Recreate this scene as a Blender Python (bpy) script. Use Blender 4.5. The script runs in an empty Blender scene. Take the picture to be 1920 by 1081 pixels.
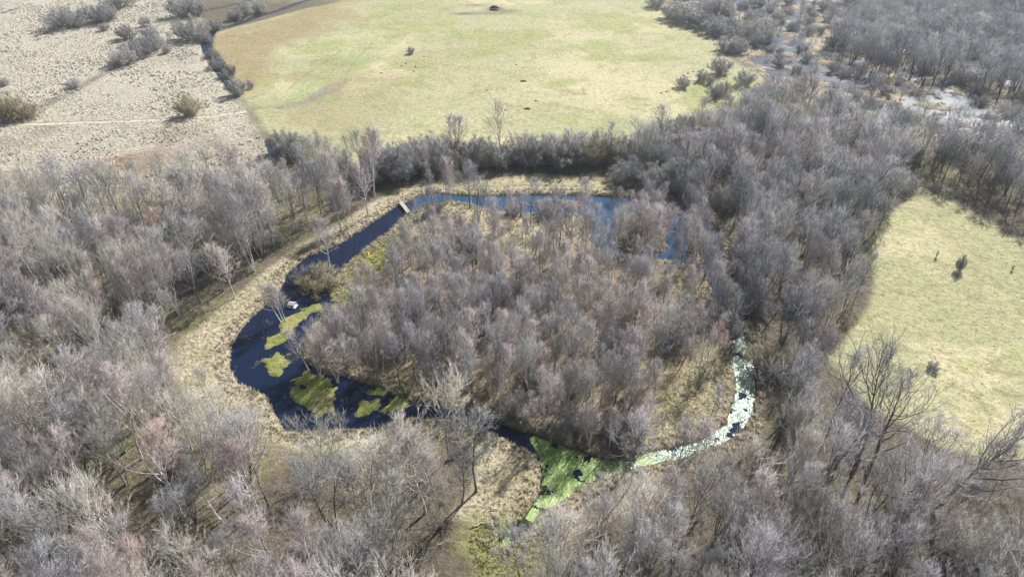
import bpy, math, random
import numpy as np
from mathutils import Vector, Euler

# ------------------------------------------------------------------ camera, world, sun, exposure
sc = bpy.context.scene
H = 75.0                       # drone height, metres
PITCH = math.radians(35.0)     # below the horizon
FPX = 1297.0                   # focal length in pixels of the 1920 wide photograph
cam_d = bpy.data.cameras.new('camera')
cam = bpy.data.objects.new('camera', cam_d)
sc.collection.objects.link(cam)
cam.location = (0, 0, H)
cam.rotation_euler = (math.radians(90) - PITCH, 0, 0)
cam_d.sensor_width = 36.0
cam_d.lens = 36.0 * FPX / 1920.0
cam_d.clip_start = 1.0
cam_d.clip_end = 20000.0
sc.camera = cam

SUN_AZ = math.radians(35.0)    # clockwise from +Y (straight ahead)
SUN_EL = math.radians(40.0)
world = bpy.data.worlds.new('World')
sc.world = world
world.use_nodes = True
wn = world.node_tree.nodes
sky = wn.new('ShaderNodeTexSky')
sky.sky_type = 'NISHITA'
sky.sun_disc = False
sky.sun_elevation = SUN_EL
sky.sun_rotation = SUN_AZ
sky.air_density = 1.0
sky.dust_density = 0.6
sky.ozone_density = 1.0
wn['Background'].inputs['Strength'].default_value = 0.05
world.node_tree.links.new(sky.outputs[0], wn['Background'].inputs['Color'])

sun_d = bpy.data.lights.new('sun', 'SUN')
sun_d.energy = 5.0
sun_d.angle = math.radians(0.53)
sun_d.color = (1.0, 0.982, 0.955)
sun = bpy.data.objects.new('sun', sun_d)
sc.collection.objects.link(sun)
sdir = Vector((math.sin(SUN_AZ) * math.cos(SUN_EL), math.cos(SUN_AZ) * math.cos(SUN_EL), math.sin(SUN_EL)))
sun.rotation_euler = (-sdir).to_track_quat('-Z', 'Y').to_euler()
sun.location = (60, 90, 120)

sc.view_settings.view_transform = 'Standard'
sc.view_settings.look = 'None'
sc.view_settings.gamma = 1.0
sc.view_settings.use_curve_mapping = False
sc.view_settings.exposure = 0.95
sc.render.engine = 'CYCLES'
sc.cycles.max_bounces = 6
sc.cycles.diffuse_bounces = 2
sc.cycles.glossy_bounces = 2
sc.cycles.transmission_bounces = 3
sc.cycles.volume_bounces = 0
sc.cycles.sample_clamp_indirect = 4.0
sc.cycles.use_denoising = True
sc.cycles.denoiser = 'OPENIMAGEDENOISE'
sc.cycles.denoising_input_passes = 'RGB_ALBEDO_NORMAL'
sc.cycles.denoising_prefilter = 'ACCURATE'

rng = np.random.default_rng(7)
rnd = random.Random(7)

# ------------------------------------------------------------------ helpers
def ground(px, py, z=0.0):
    """World point on the level z seen at pixel (px, py) of the 1920 x 1081 photograph."""
    rx = (px - 960.0) / FPX
    up = (540.5 - py) / FPX
    dy = math.cos(PITCH) + up * math.sin(PITCH)
    dz = -math.sin(PITCH) + up * math.cos(PITCH)
    t = (H - z) / -dz
    return (rx * t, dy * t)

def to_px(x, y, z=0.0):
    dz = z - H
    f = y * math.cos(PITCH) - dz * math.sin(PITCH)
    u = y * math.sin(PITCH) + dz * math.cos(PITCH)
    return 960.0 + FPX * x / f, 540.5 - FPX * u / f

def poly(pts):
    return np.array([ground(*p) for p in pts])

def sdist(P, x, y, far=12.0):
    """Signed distance to polygon P (positive inside), cut at +-far."""
    out = np.full(x.shape, -far)
    lo, hi = P.min(0) - far, P.max(0) + far
    m = (x > lo[0]) & (x < hi[0]) & (y > lo[1]) & (y < hi[1])
    xs, ys = x[m], y[m]
    d2 = np.full(xs.shape, far * far)
    inside = np.zeros(xs.shape, bool)
    n = len(P)
    for i in range(n):
        ax, ay = P[i]
        bx, by = P[(i + 1) % n]
        ex, ey = bx - ax, by - ay
        t = np.clip(((xs - ax) * ex + (ys - ay) * ey) / (ex * ex + ey * ey + 1e-9), 0, 1)
        d2 = np.minimum(d2, (xs - ax - t * ex) ** 2 + (ys - ay - t * ey) ** 2)
        if ay != by:
            c = ((ay > ys) != (by > ys)) & (xs < (bx - ax) * (ys - ay) / (by - ay) + ax)
            inside ^= c
    out[m] = np.where(inside, 1, -1) * np.sqrt(d2)
    return out

def ldist(P, x, y, far=12.0):
    """Distance to the open polyline P."""
    d2 = np.full(x.shape, far * far)
    lo, hi = P.min(0) - far, P.max(0) + far
    m = (x > lo[0]) & (x < hi[0]) & (y > lo[1]) & (y < hi[1])
    xs, ys = x[m], y[m]
    dd = np.full(xs.shape, far * far)
    for (ax, ay), (bx, by) in zip(P[:-1], P[1:]):
        ex, ey = bx - ax, by - ay
        t = np.clip(((xs - ax) * ex + (ys - ay) * ey) / (ex * ex + ey * ey + 1e-9), 0, 1)
        dd = np.minimum(dd, (xs - ax - t * ex) ** 2 + (ys - ay - t * ey) ** 2)
    d2[m] = dd
    return np.sqrt(d2)

def hash2(ix, iy, seed):
    h = (ix.astype(np.int64) * 374761393 + iy.astype(np.int64) * 668265263 + seed * 974634777) & 0x7fffffff
    h = ((h ^ (h >> 13)) * 1274126177) & 0x7fffffff
    h = h ^ (h >> 16)
    return (h & 0xffff) / 65535.0

def vnoise(x, y, scale, seed=0):
    x = x / scale
    y = y / scale
    ix, iy = np.floor(x), np.floor(y)
    fx, fy = x - ix, y - iy
    fx = fx * fx * (3 - 2 * fx)
    fy = fy * fy * (3 - 2 * fy)
    a, b = hash2(ix, iy, seed), hash2(ix + 1, iy, seed)
    c, d = hash2(ix, iy + 1, seed), hash2(ix + 1, iy + 1, seed)
    return (a + (b - a) * fx) * (1 - fy) + (c + (d - c) * fx) * fy

def fbm(x, y, scale, octs=4, seed=0):
    s = np.zeros(np.shape(x))
    amp, tot = 1.0, 0.0
    ca, sa = math.cos(0.6), math.sin(0.6)
    for k in range(octs):
        s += amp * vnoise(x * ca - y * sa, x * sa + y * ca, scale, seed + k * 17)
        tot += amp
        amp *= 0.5
        scale *= 0.47
        x, y = x * ca - y * sa + 31.7, x * sa + y * ca - 12.3
    return s / tot

def sstep(a, b, v):
    t = np.clip((v - a) / (b - a), 0, 1)
    return t * t * (3 - 2 * t)

# ------------------------------------------------------------------ layout (traced ground outlines)
MOAT = poly([(800,358),(900,364),(1000,361),(1150,364),(1250,375),(1310,395),(1350,430),(1358,480),(1362,540),(1388,600),
    (1412,660),(1418,720),(1415,770),(1393,806),(1344,832),(1303,848),(1230,864),(1150,884),(1100,905),(1035,945),(1008,966),(1000,985),
    (970,1012),(940,1022),(930,1008),(952,985),(978,966),(1003,930),(1017,885),(1006,850),(940,817),(880,790),(830,782),(760,782),(700,800),
    (650,804),(560,808),(530,803),(514,770),(492,737),(440,715),(428,690),(429,650),(445,620),(470,590),(518,548),(538,508),
    (568,482),(630,455),(700,412),(738,386)])
ISLAND = poly([(762,399),(800,380),(850,375),(895,384),(925,393),(1000,400),(1060,398),(1106,401),(1107,430),(1112,464),(1180,476),
    (1240,484),(1290,496),(1322,505),(1338,545),(1358,600),(1371,640),(1377,690),(1380,740),(1361,790),(1308,823),(1225,842),
    (1150,858),(1120,850),(1060,832),(1000,808),(950,792),(900,775),(850,764),(800,752),(760,740),(700,716),(640,700),(600,694),(572,672),
    (566,640),(590,602),(622,572),(615,540),(640,500),(680,468),(722,437)])
MATS = [poly(p) for p in (
    [(600,563),(570,575),(545,590),(525,604),(505,628),(496,655),(498,690),(520,706),(532,690),(535,650),(545,625),(560,603),(580,588),(604,578)],
    [(530,705),(548,722),(560,748),(590,766),(630,768),(618,742),(628,722),(600,705),(565,698)],
    [(690,700),(700,730),(665,770),(690,775),(720,745),(728,722),(712,700)],
    [(700,770),(740,738),(752,720),(770,745),(740,768)])]
CLUMP = poly([(1150,458),(1158,415),(1185,396),(1235,398),(1254,425),(1250,470),(1190,474)])
CLUMP2 = poly([(1288,398),(1316,402),(1322,440),(1324,500),(1296,492),(1290,450)])
BELT2 = poly([(1165,332),(1290,348),(1330,385),(1290,376),(1250,366),(1165,356)])
REEDS = poly([(1000,374),(1040,371),(1095,373),(1108,384),(1060,389),(1010,388)])
DITCHES = [(poly([(600,-6),(555,6),(520,20),(480,31),(440,46),(396,58),(386,78),(388,95),(402,112),(420,142),(437,166)]), 1.9),
    (poly([(480,-8),(450,6),(420,13),(385,20)]), 1.5), (poly([(0,24),(30,15)]), 1.5), (poly([(60,70),(85,62)]), 1.0),
    (poly([(500,262),(507,276),(515,292)]), 0.9)]
MEADOW_N = poly([(396,66),(520,32),(640,2),(760,-60),(1150,-60),(1215,-5),(1240,20),(1330,60),(1365,105),(1430,150),(1400,185),(1340,190),
    (1320,225),(1150,290),(900,310),(700,312),(560,300),(516,268),(470,205),(440,165),(410,120)])
MEADOW_R = poly([(1548,668),(1570,640),(1640,550),(1628,480),(1660,430),(1725,350),(1800,385),(1900,440),(2150,480),(2400,900),
    (2100,930),(1900,862),(1760,830),(1640,760)])
FIELD_L = poly([(-900,-60),(300,-60),(390,60),(386,92),(440,166),(462,212),(512,285),(500,345),(300,370),(150,375),(-100,400),(-900,440)])
MARSH = poly([(1235,-40),(1246,14),(1330,58),(1370,98),(1420,140),(1470,165),(1590,235),(1700,262),(1950,285),(2300,300),(2300,-60)])
BANK_W = poly([(800,338),(735,362),(640,422),(560,462),(500,505),(430,562),(345,630),(325,690),(370,745),(420,770),(500,830),(560,838),
    (700,845),(860,815),(905,850),(890,920),(860,960),(930,985),(1000,970),(1025,900),(1000,840),(880,780),(760,770),(560,800),(470,720),(440,640),
    (540,520),(640,460),(740,395),(800,370)])
BANK_N = poly([(770,350),(850,340),(920,338),(1000,326),(1080,330),(1150,338),(1160,372),(1000,364),(900,366),(790,364)])
STRAW_N = poly([(740,425),(800,385),(870,378),(960,392),(1060,394),(1112,398),(1112,455),(1060,480),(960,480),(880,440),(780,470)])
OLIVE_W = poly([(725,440),(680,470),(642,505),(618,540),(625,570),(690,560),(720,500),(760,440)])
STRAW_E = poly([(1230,520),(1310,510),(1345,600),(1368,690),(1370,740),(1350,788),(1300,815),(1210,832),(1240,760),(1290,690),(1270,600)])
OLIVE_S = poly([(1000,985),(1050,995),(1010,1050),(950,1110),(900,1130),(890,1060),(870,1020),(895,975),(940,975)])
PINK_S = poly([(1160,885),(1300,850),(1350,870),(1200,960),(1060,1010),(1010,985),(1060,940)])

MX0 = ground(1600, 120)[0]
def height(x, y, full=False):
    x = np.asarray(x, float)
    y = np.asarray(y, float)
    w = (fbm(x, y, 3.0, 3, 5) - 0.5) * 1.5
    near = sstep(420, 250, np.hypot(x, y))
    h = (fbm(x, y, 22.0, 3, 11) - 0.5) * 0.5 + (fbm(x, y, 1.6, 3, 3) - 0.5) * 0.22
    wet = sdist(MOAT, x, y)
    land = sdist(ISLAND, x, y)
    land = np.maximum(land, np.maximum(sdist(CLUMP, x, y), sdist(CLUMP2, x, y)) - 0.2)
    sd = np.maximum(-wet, land) + w * 0.45          # > 0 on land
    mat = np.full(x.shape, -12.0)
    for M in MATS:
        mat = np.maximum(mat, sdist(M, x, y))
    reed = sdist(REEDS, x, y)
    hm = np.where(mat > -1.5, -0.50 + np.clip(mat + (fbm(x, y, 2.2, 4, 23) - 0.565) * 6.5, -0.9, 0.5) * 0.22, -9)
    hr = np.where(reed > -1.0, -0.62 + np.clip(reed + (fbm(x, y, 1.6, 2, 29) - 0.5) * 2.5, -0.9, 0.4) * 0.5, -9)
    dd = np.full(x.shape, 12.0)
    for D, wd in DITCHES:
        dd = np.minimum(dd, ldist(D, x, y) - wd)
    sd = np.minimum(sd, dd + w * 0.5)
    bank = np.clip(sd, -0.9, 0.5)
    h = np.where(sd > 0.5, h, np.where(sd < -0.9, -1.25, -1.25 + (h + 1.25) * sstep(-0.9, 0.5, sd)))
    h = np.maximum(h, np.where(sd < 0, np.maximum(hm, hr), -9))
    ms = sdist(MARSH, x, y, 25.0)
    mf = fbm(x * 0.8, y, 4.6, 4, 41) + 0.35 * (fbm(x, y, 45.0, 2, 43) - 0.5)
    mf = mf + 0.05 * sstep(40, -20, x - MX0)
    wetm = sstep(-2, 10, ms)
    h = h - wetm * (0.35 + np.clip((mf - 0.495) * 6.0, -0.25, 0.6))
    if full:
        return h, sd, mat, ms, mf, reed, dd
    return h

# ------------------------------------------------------------------ materials
def mat_base(name):
    m = bpy.data.materials.new(name)
    m.use_nodes = True
    nt = m.node_tree
    b = nt.nodes['Principled BSDF']
    return m, nt, b

def mix_rgb(nt, mode, fac, a, b):
    n = nt.nodes.new('ShaderNodeMix')
    n.data_type = 'RGBA'
    n.blend_type = mode
    for sock, v in ((n.inputs[0], fac), (n.inputs[6], a), (n.inputs[7], b)):
        if isinstance(v, (int, float)):
            sock.default_value = v
        elif isinstance(v, tuple):
            sock.default_value = (*v, 1.0)
        else:
            nt.links.new(v, sock)
    return n.outputs[2]

def noise_node(nt, scale, detail=3.0, rough=0.6, coord='Object', dist=0.0):
    tc = nt.nodes.new('ShaderNodeTexCoord')
    n = nt.nodes.new('ShaderNodeTexNoise')
    n.inputs['Scale'].default_value = scale
    n.inputs['Detail'].default_value = detail
    n.inputs['Roughness'].default_value = rough
    n.inputs['Distortion'].default_value = dist
    nt.links.new(tc.outputs[coord], n.inputs['Vector'])
    return n

def ramp(nt, src, stops):
    r = nt.nodes.new('ShaderNodeValToRGB')
    e = r.color_ramp.elements
    while len(e) < len(stops):
        e.new(0.5)
    for k, (p, c) in enumerate(stops):
        e[k].position = p
        e[k].color = (*c, 1.0) if isinstance(c, tuple) else (c, c, c, 1.0)
    nt.links.new(src, r.inputs[0])
    return r.outputs[0]

def bark(name, c0, c1, vary=0.25, rough=0.85, scale=2.0):
    """Bark or twig colour: two tones by noise, each tree a little lighter or darker."""
    m, nt, b = mat_base(name)
    n = noise_node(nt, scale, 3)
    col = ramp(nt, n.outputs['Fac'], [(0.35, c0), (0.65, c1)])
    oi = nt.nodes.new('ShaderNodeObjectInfo')
    r = ramp(nt, oi.outputs['Random'], [(0.0, (1 - vary, 1 - vary * 0.9, 1 - vary * 0.8)), (0.5, (1.0, 0.99, 0.96)), (1.0, (1 + vary, 1 + vary * 0.9, 1 + vary * 0.85))])
    col = mix_rgb(nt, 'MULTIPLY', 1.0, col, r)
    nt.links.new(col, b.inputs['Base Color'])
    b.inputs['Roughness'].default_value = rough
    b.inputs['Specular IOR Level'].default_value = 0.25
    return m

def plain(name, c0, c1, rough=0.8, scale=3.0, spec=0.3, bump=0.0):
    m, nt, b = mat_base(name)
    n = noise_node(nt, scale, 4)
    nt.links.new(ramp(nt, n.outputs['Fac'], [(0.3, c0), (0.7, c1)]), b.inputs['Base Color'])
    b.inputs['Roughness'].default_value = rough
    b.inputs['Specular IOR Level'].default_value = spec
    if bump:
        bp = nt.nodes.new('ShaderNodeBump')
        bp.inputs['Strength'].default_value = 1.0
        bp.inputs['Distance'].default_value = bump
        nt.links.new(n.outputs['Fac'], bp.inputs['Height'])
        nt.links.new(bp.outputs[0], b.inputs['Normal'])
    return m

def birch_bark():
    m, nt, b = mat_base('birch_bark')
    tc = nt.nodes.new('ShaderNodeTexCoord')
    mp = nt.nodes.new('ShaderNodeMapping')
    mp.inputs['Scale'].default_value = (3, 3, 9)
    nt.links.new(tc.outputs['Object'], mp.inputs['Vector'])
    n = nt.nodes.new('ShaderNodeTexNoise')
    n.inputs['Scale'].default_value = 1.0
    n.inputs['Detail'].default_value = 3.0
    nt.links.new(mp.outputs[0], n.inputs['Vector'])
    col = ramp(nt, n.outputs['Fac'], [(0.36, (0.10, 0.09, 0.085)), (0.43, (0.68, 0.66, 0.63)), (0.7, (0.80, 0.785, 0.76))])
    nt.links.new(col, b.inputs['Base Color'])
    b.inputs['Roughness'].default_value = 0.6
    return m

M = {}
M['birch_bark'] = birch_bark()
M['birch_twig'] = bark('birch_twig', (0.332, 0.280, 0.276), (0.45, 0.392, 0.388), 0.28)
M['birch_twig_pink'] = bark('birch_twig_pink', (0.38, 0.28, 0.26), (0.50, 0.385, 0.365), 0.15)
M['alder_bark'] = bark('alder_bark', (0.085, 0.075, 0.065), (0.16, 0.145, 0.13), 0.2)
M['alder_twig'] = bark('alder_twig', (0.285, 0.276, 0.284), (0.415, 0.402, 0.414), 0.3)
M['poplar_bark'] = bark('poplar_bark', (0.27, 0.26, 0.235), (0.50, 0.48, 0.44), 0.3)
M['poplar_twig'] = bark('poplar_twig', (0.345, 0.325, 0.29), (0.495, 0.47, 0.425), 0.32)
M['willow_bark'] = bark('willow_bark', (0.18, 0.165, 0.14), (0.28, 0.26, 0.225), 0.2)
M['willow_twig'] = bark('willow_twig', (0.26, 0.248, 0.24), (0.37, 0.352, 0.34), 0.3)
M['willow_twig_olive'] = bark('willow_twig_olive', (0.27, 0.235, 0.15), (0.34, 0.30, 0.20), 0.15)
M['pale_twig'] = bark('pale_twig', (0.46, 0.435, 0.385), (0.60, 0.575, 0.52), 0.1)
M['dead_wood'] = bark('dead_wood', (0.40, 0.38, 0.34), (0.60, 0.57, 0.52), 0.2)

def ground_material():
    m, nt, b = mat_base('ground')
    at = nt.nodes.new('ShaderNodeAttribute')
    at.attribute_name = 'tint'
    rg = nt.nodes.new('ShaderNodeAttribute')
    rg.attribute_name = 'rough_grass'
    n1 = noise_node(nt, 0.9, 5, 0.7)
    n2 = noise_node(nt, 5.0, 4, 0.75)
    n3 = noise_node(nt, 0.16, 4, 0.6)
    c = mix_rgb(nt, 'MULTIPLY', 1.0, at.outputs['Color'], ramp(nt, n1.outputs['Fac'], [(0.28, (0.62, 0.62, 0.60)), (0.5, (1.0, 1.0, 1.0)), (0.72, (1.30, 1.27, 1.24))]))
    c = mix_rgb(nt, 'MULTIPLY', 1.0, c, ramp(nt, n2.outputs['Fac'], [(0.30, (0.62, 0.62, 0.62)), (0.5, (1.0, 1.0, 1.0)), (0.70, (1.32, 1.32, 1.30))]))
    c = mix_rgb(nt, 'MULTIPLY', 1.0, c, ramp(nt, n3.outputs['Fac'], [(0.3, (0.88, 0.94, 0.88)), (0.7, (1.12, 1.06, 1.08))]))
    nt.links.new(c, b.inputs['Base Color'])
    b.inputs['Roughness'].default_value = 0.95
    b.inputs['Specular IOR Level'].default_value = 0.15
    hsum = nt.nodes.new('ShaderNodeMath')
    hsum.operation = 'MULTIPLY_ADD'
    nt.links.new(n1.outputs['Fac'], hsum.inputs[0])
    hsum.inputs[1].default_value = 2.2
    nt.links.new(n2.outputs['Fac'], hsum.inputs[2])
    dist = nt.nodes.new('ShaderNodeMath')
    dist.operation = 'MULTIPLY_ADD'
    nt.links.new(rg.outputs['Fac'], dist.inputs[0])
    dist.inputs[1].default_value = 0.30
    dist.inputs[2].default_value = 0.07
    bp = nt.nodes.new('ShaderNodeBump')
    bp.inputs['Strength'].default_value = 0.9
    nt.links.new(dist.outputs[0], bp.inputs['Distance'])
    nt.links.new(hsum.outputs[0], bp.inputs['Height'])
    nt.links.new(bp.outputs[0], b.inputs['Normal'])
    return m

def water_material(name, body, rough, ripple, dist):
    m, nt, b = mat_base(name)
    b.inputs['Base Color'].default_value = (*body, 1)
    b.inputs['Roughness'].default_value = rough
    b.inputs['IOR'].default_value = 1.33
    n = noise_node(nt, ripple, 3, 0.6)
    bp = nt.nodes.new('ShaderNodeBump')
    bp.inputs['Strength'].default_value = 1.0
    bp.inputs['Distance'].default_value = dist
    nt.links.new(n.outputs['Fac'], bp.inputs['Height'])
    nt.links.new(bp.outputs[0], b.inputs['Normal'])
    return m

# ------------------------------------------------------------------ mesh helpers
C = sc.collection

def mesh_from(name, v, tri, mats, smooth=True, mat_idx=None):
    me = bpy.data.meshes.new(name)
    v = np.asarray(v, np.float32).reshape(-1, 3)
    tri = np.asarray(tri, np.int32).reshape(-1, 3)
    me.vertices.add(len(v))
    me.vertices.foreach_set('co', v.ravel())
    me.loops.add(len(tri) * 3)
    me.loops.foreach_set('vertex_index', tri.ravel())
    me.polygons.add(len(tri))
    me.polygons.foreach_set('loop_start', np.arange(0, len(tri) * 3, 3, dtype=np.int32))
    me.polygons.foreach_set('use_smooth', np.full(len(tri), smooth))
    for m in (mats if isinstance(mats, (list, tuple)) else [mats]):
        me.materials.append(m)
    if mat_idx is not None:
        me.polygons.foreach_set('material_index', np.asarray(mat_idx, np.int32))
    me.update(calc_edges=True)
    me.validate()
    return me

def add(name, me, parent=None, **props):
    o = bpy.data.objects.new(name, me)
    C.objects.link(o)
    if parent is not None:
        o.parent = parent
    for k, val in props.items():
        o[k] = val
    return o

class MB:
    """Collects tubes, spikes and boxes into one triangle mesh."""
    def __init__(self):
        self.v, self.t, self.n = [], [], 0
    def put(self, v, t):
        v = np.asarray(v, float).reshape(-1, 3)
        self.v.append(v)
        self.t.append(np.asarray(t, int).reshape(-1, 3) + self.n)
        self.n += len(v)
    def tube(self, P, R, sides=5, cap=False):
        P = np.asarray(P, float)
        n = len(P)
        d = np.gradient(P, axis=0)
        d /= np.linalg.norm(d, axis=1)[:, None] + 1e-9
        ref = np.where(np.abs(d[:, 2:3]) < 0.9, [[0, 0, 1.0]], [[1.0, 0, 0]])
        if np.abs(d[:, 2]).max() >= 0.9:
            ref = np.tile([[0.97, 0.24, 0.0]], (n, 1))
        a = np.cross(d, ref)
        a /= np.linalg.norm(a, axis=1)[:, None] + 1e-9
        c = np.cross(d, a)
        th = np.arange(sides) * 2 * math.pi / sides
        ring = (a[:, None, :] * np.cos(th)[None, :, None] + c[:, None, :] * np.sin(th)[None, :, None]) * np.asarray(R, float)[:, None, None]
        v = (P[:, None, :] + ring).reshape(-1, 3)
        t = []
        for i in range(n - 1):
            for k in range(sides):
                p, q = i * sides + k, i * sides + (k + 1) % sides
                t += [(p, q, q + sides), (p, q + sides, p + sides)]
        if cap:
            for i0 in (0, (n - 1) * sides):
                for k in range(1, sides - 1):
                    t.append((i0, i0 + k, i0 + k + 1) if i0 else (0, k + 1, k))
        self.put(v, t)
    def spikes(self, p, d, L, r):
        """Three-sided tapering twigs: base p, unit direction d, length L, base radius r."""
        N = len(p)
        ref = np.where(np.abs(d[:, 2:3]) < 0.9, [[0, 0, 1.0]], [[1.0, 0, 0]])
        a = np.cross(d, ref)
        a /= np.linalg.norm(a, axis=1)[:, None] + 1e-9
        c = np.cross(d, a)
        v = np.empty((N, 4, 3))
        for k in range(3):
            th = k * 2 * math.pi / 3
            v[:, k] = p + (a * math.cos(th) + c * math.sin(th)) * r[:, None]
        v[:, 3] = p + d * L[:, None]
        b = np.arange(N)[:, None, None] * 4
        t = np.array([[0, 1, 3], [1, 2, 3], [2, 0, 3]])[None] + b
        self.put(v, t)
    def box(self, lo, hi):
        x0, y0, z0 = lo
        x1, y1, z1 = hi
        v = [(x0,y0,z0),(x1,y0,z0),(x1,y1,z0),(x0,y1,z0),(x0,y0,z1),(x1,y0,z1),(x1,y1,z1),(x0,y1,z1)]
        q = [(0,3,2,1),(4,5,6,7),(0,1,5,4),(1,2,6,5),(2,3,7,6),(3,0,4,7)]
        t = []
        for a, b, c, d in q:
            t += [(a, b, c), (a, c, d)]
        self.put(v, t)
    def mesh(self, name, mats, smooth=True):
        return mesh_from(name, np.concatenate(self.v), np.concatenate(self.t), mats, smooth)

# ------------------------------------------------------------------ ground
def axis(lo_far, lo, hi, mid_lo, mid_hi, hi_far, s0, s1):
    a = list(np.arange(lo, hi + 1e-6, s0))
    s, x = s0, a[-1]
    while x < hi_far:
        s = min(s1, s * 1.05) if x < mid_hi else s * 1.16
        x += s
        a.append(x)
    s, x = s0, a[0]
    pre = []
    while x > lo_far:
        s = min(s1, s * 1.05) if x > mid_lo else s * 1.16
        x -= s
        pre.append(x)
    return np.array(pre[::-1] + a)

gx = axis(-6000, -72, 72, -235, 240, 6000, 0.45, 0.85)
gy = axis(-3000, 42, 165, 25, 355, 9000, 0.45, 0.85)
GX, GY = np.meshgrid(gx, gy)
X, Y = GX.ravel(), GY.ravel()
hgt, SD, MATD, MS, MF, REEDD, DD = height(X, Y, True)

def blend(col, mask, c):
    return col * (1 - mask[:, None]) + np.array(c)[None] * mask[:, None]

wob = (fbm(X, Y, 9.0, 4, 61) - 0.5)
def zone(P, soft=2.0, wobble=6.0, far=14.0):
    return sstep(-soft, soft, sdist(P, X, Y, far) + wob * wobble)

f1 = fbm(X, Y, 14.0, 4, 71)
f2 = fbm(X, Y, 40.0, 4, 72)
f3 = fbm(X, Y, 4.0, 4, 73)
f4 = fbm(X * 0.4, Y, 22.0, 4, 74)
moss = sstep(0.52, 0.62, f3 * 0.5 + f1 * 0.5)
# woodland floor: leaf litter, dead grass and moss
col = np.tile(np.array([[0.135, 0.112, 0.082]]), (len(X), 1))
col = blend(col, sstep(0.50, 0.66, f1), (0.215, 0.185, 0.13))
col = blend(col, moss * 0.6, (0.135, 0.14, 0.055))
# land far beyond the frame: dry grass
farm = np.maximum(sstep(330, 380, Y), np.maximum(sstep(235, 260, np.abs(X)), sstep(20, 0, Y)))
col = blend(col, farm, (0.33, 0.31, 0.20))
# left reed field
fl = zone(FIELD_L, 2.5, 4)
reedc = np.array([0.455, 0.41, 0.33])
col = blend(col, fl, reedc)
col = blend(col, fl * sstep(0.55, 0.75, f2) * 0.6, (0.36, 0.33, 0.28))
px_l = np.array(to_px(X, np.maximum(Y, 30.0)))
band = fl * sstep(228, 240, px_l[1]) * sstep(0.42, 0.62, f3 * 0.6 + f1 * 0.4)
col = blend(col, band * 0.7, (0.31, 0.245, 0.18))
rust = np.exp(-(((X - ground(215, 310)[0]) / 7) ** 2 + ((Y - ground(215, 310)[1]) / 6) ** 2))
col = blend(col, np.clip(rust * 1.6 * f3, 0, 0.8), (0.26, 0.15, 0.09))
swale = sstep(3.0, 0.6, ldist(poly([(285,85),(225,120),(150,165),(70,205)]), X, Y) + wob * 2)
col = blend(col, swale * (0.45 + 0.6 * f3) * fl, (0.20, 0.18, 0.155))  # shade of the swale put into the ground colour as a darker strip
# north meadow
mn = zone(MEADOW_N, 1.8, 4)
col = blend(col, mn, (0.338, 0.322, 0.187))
col = blend(col, mn * sstep(0.47, 0.66, f2 * 0.6 + f4 * 0.4), (0.43, 0.385, 0.235))
col = blend(col, mn * sstep(0.52, 0.66, f1 * 0.6 + f4 * 0.4) * 0.8, (0.27, 0.285, 0.115))
bro = poly([(396,66),(520,32),(640,4),(600,40),(520,90),(500,140),(470,170),(440,160),(410,110)])
col = blend(col, mn * zone(bro, 6, 8) * (0.55 + 0.5 * f3), (0.27, 0.205, 0.115))
gr = poly([(540,165),(640,95),(720,60),(700,110),(640,170),(600,200),(500,215)])
col = blend(col, mn * zone(gr, 6, 10) * 0.65, (0.25, 0.295, 0.13))
mud = poly([(490,205),(560,190),(610,160),(655,150),(640,170),(595,190),(540,205)])
col = blend(col, zone(mud, 0.8, 3) * 0.85, (0.225, 0.195, 0.175))
for tr in ([(545,165),(560,150),(610,115),(640,95)], [(470,205),(560,190),(640,165),(660,120),(700,80)]):
    col = blend(col, sstep(0.8, 0.2, ldist(poly(tr), X, Y) + wob) * 0.5 * mn, (0.22, 0.19, 0.13))
for px, py, rx, ry, s in ((928,17,3.4,3.2,0.95),(890,10,7,3,0.4),(925,25,11,3,0.35),(870,26,5,2,0.5),(955,21,5,2,0.4)):
    cx, cy = ground(px, py)
    q = np.exp(-(((X - cx) / rx) ** 2 + ((Y - cy) / ry) ** 2)) * (0.6 + 0.9 * f3)
    col = blend(col, np.clip(q * s * 1.3, 0, 0.95), (0.07, 0.055, 0.045))
# worn tan and brown patches on the west side of the north meadow
col = blend(col, mn * sstep(0.50, 0.64, fbm(X, Y, 26.0, 5, 77)) * sstep(60, -60, X - ground(700, 120)[0]) * 0.8, (0.28, 0.22, 0.125))
for tr in ([(700,60),(820,130),(960,200),(1150,230),(1300,180)], [(600,230),(760,215),(900,225),(1050,215)], [(660,205),(740,160),(860,145)]):
    col = blend(col, sstep(1.1, 0.3, ldist(poly(tr), X, Y) + wob * 2.5) * 0.28 * mn, (0.24, 0.25, 0.11))
# right meadow
mr = zone(MEADOW_R, 0.9, 4)
col = blend(col, mr, (0.335, 0.32, 0.178))
col = blend(col, mr * sstep(0.5, 0.66, f1 * 0.5 + f4 * 0.5), (0.44, 0.395, 0.24))
col = blend(col, mr * sstep(0.55, 0.68, f3 * 0.5 + f1 * 0.5) * 0.6, (0.27, 0.30, 0.12))
col = blend(col, np.maximum(mn, mr) * sstep(0.60, 0.72, fbm(X, Y, 3.0, 4, 78)) * 0.5, (0.25, 0.22, 0.12))
# marsh: dead sedge between the pools
mz = sstep(-3, 5, MS)
col = blend(col, mz, (0.315, 0.255, 0.195))
col = blend(col, mz * sstep(0.45, 0.62, f3), (0.43, 0.36, 0.27))
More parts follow.
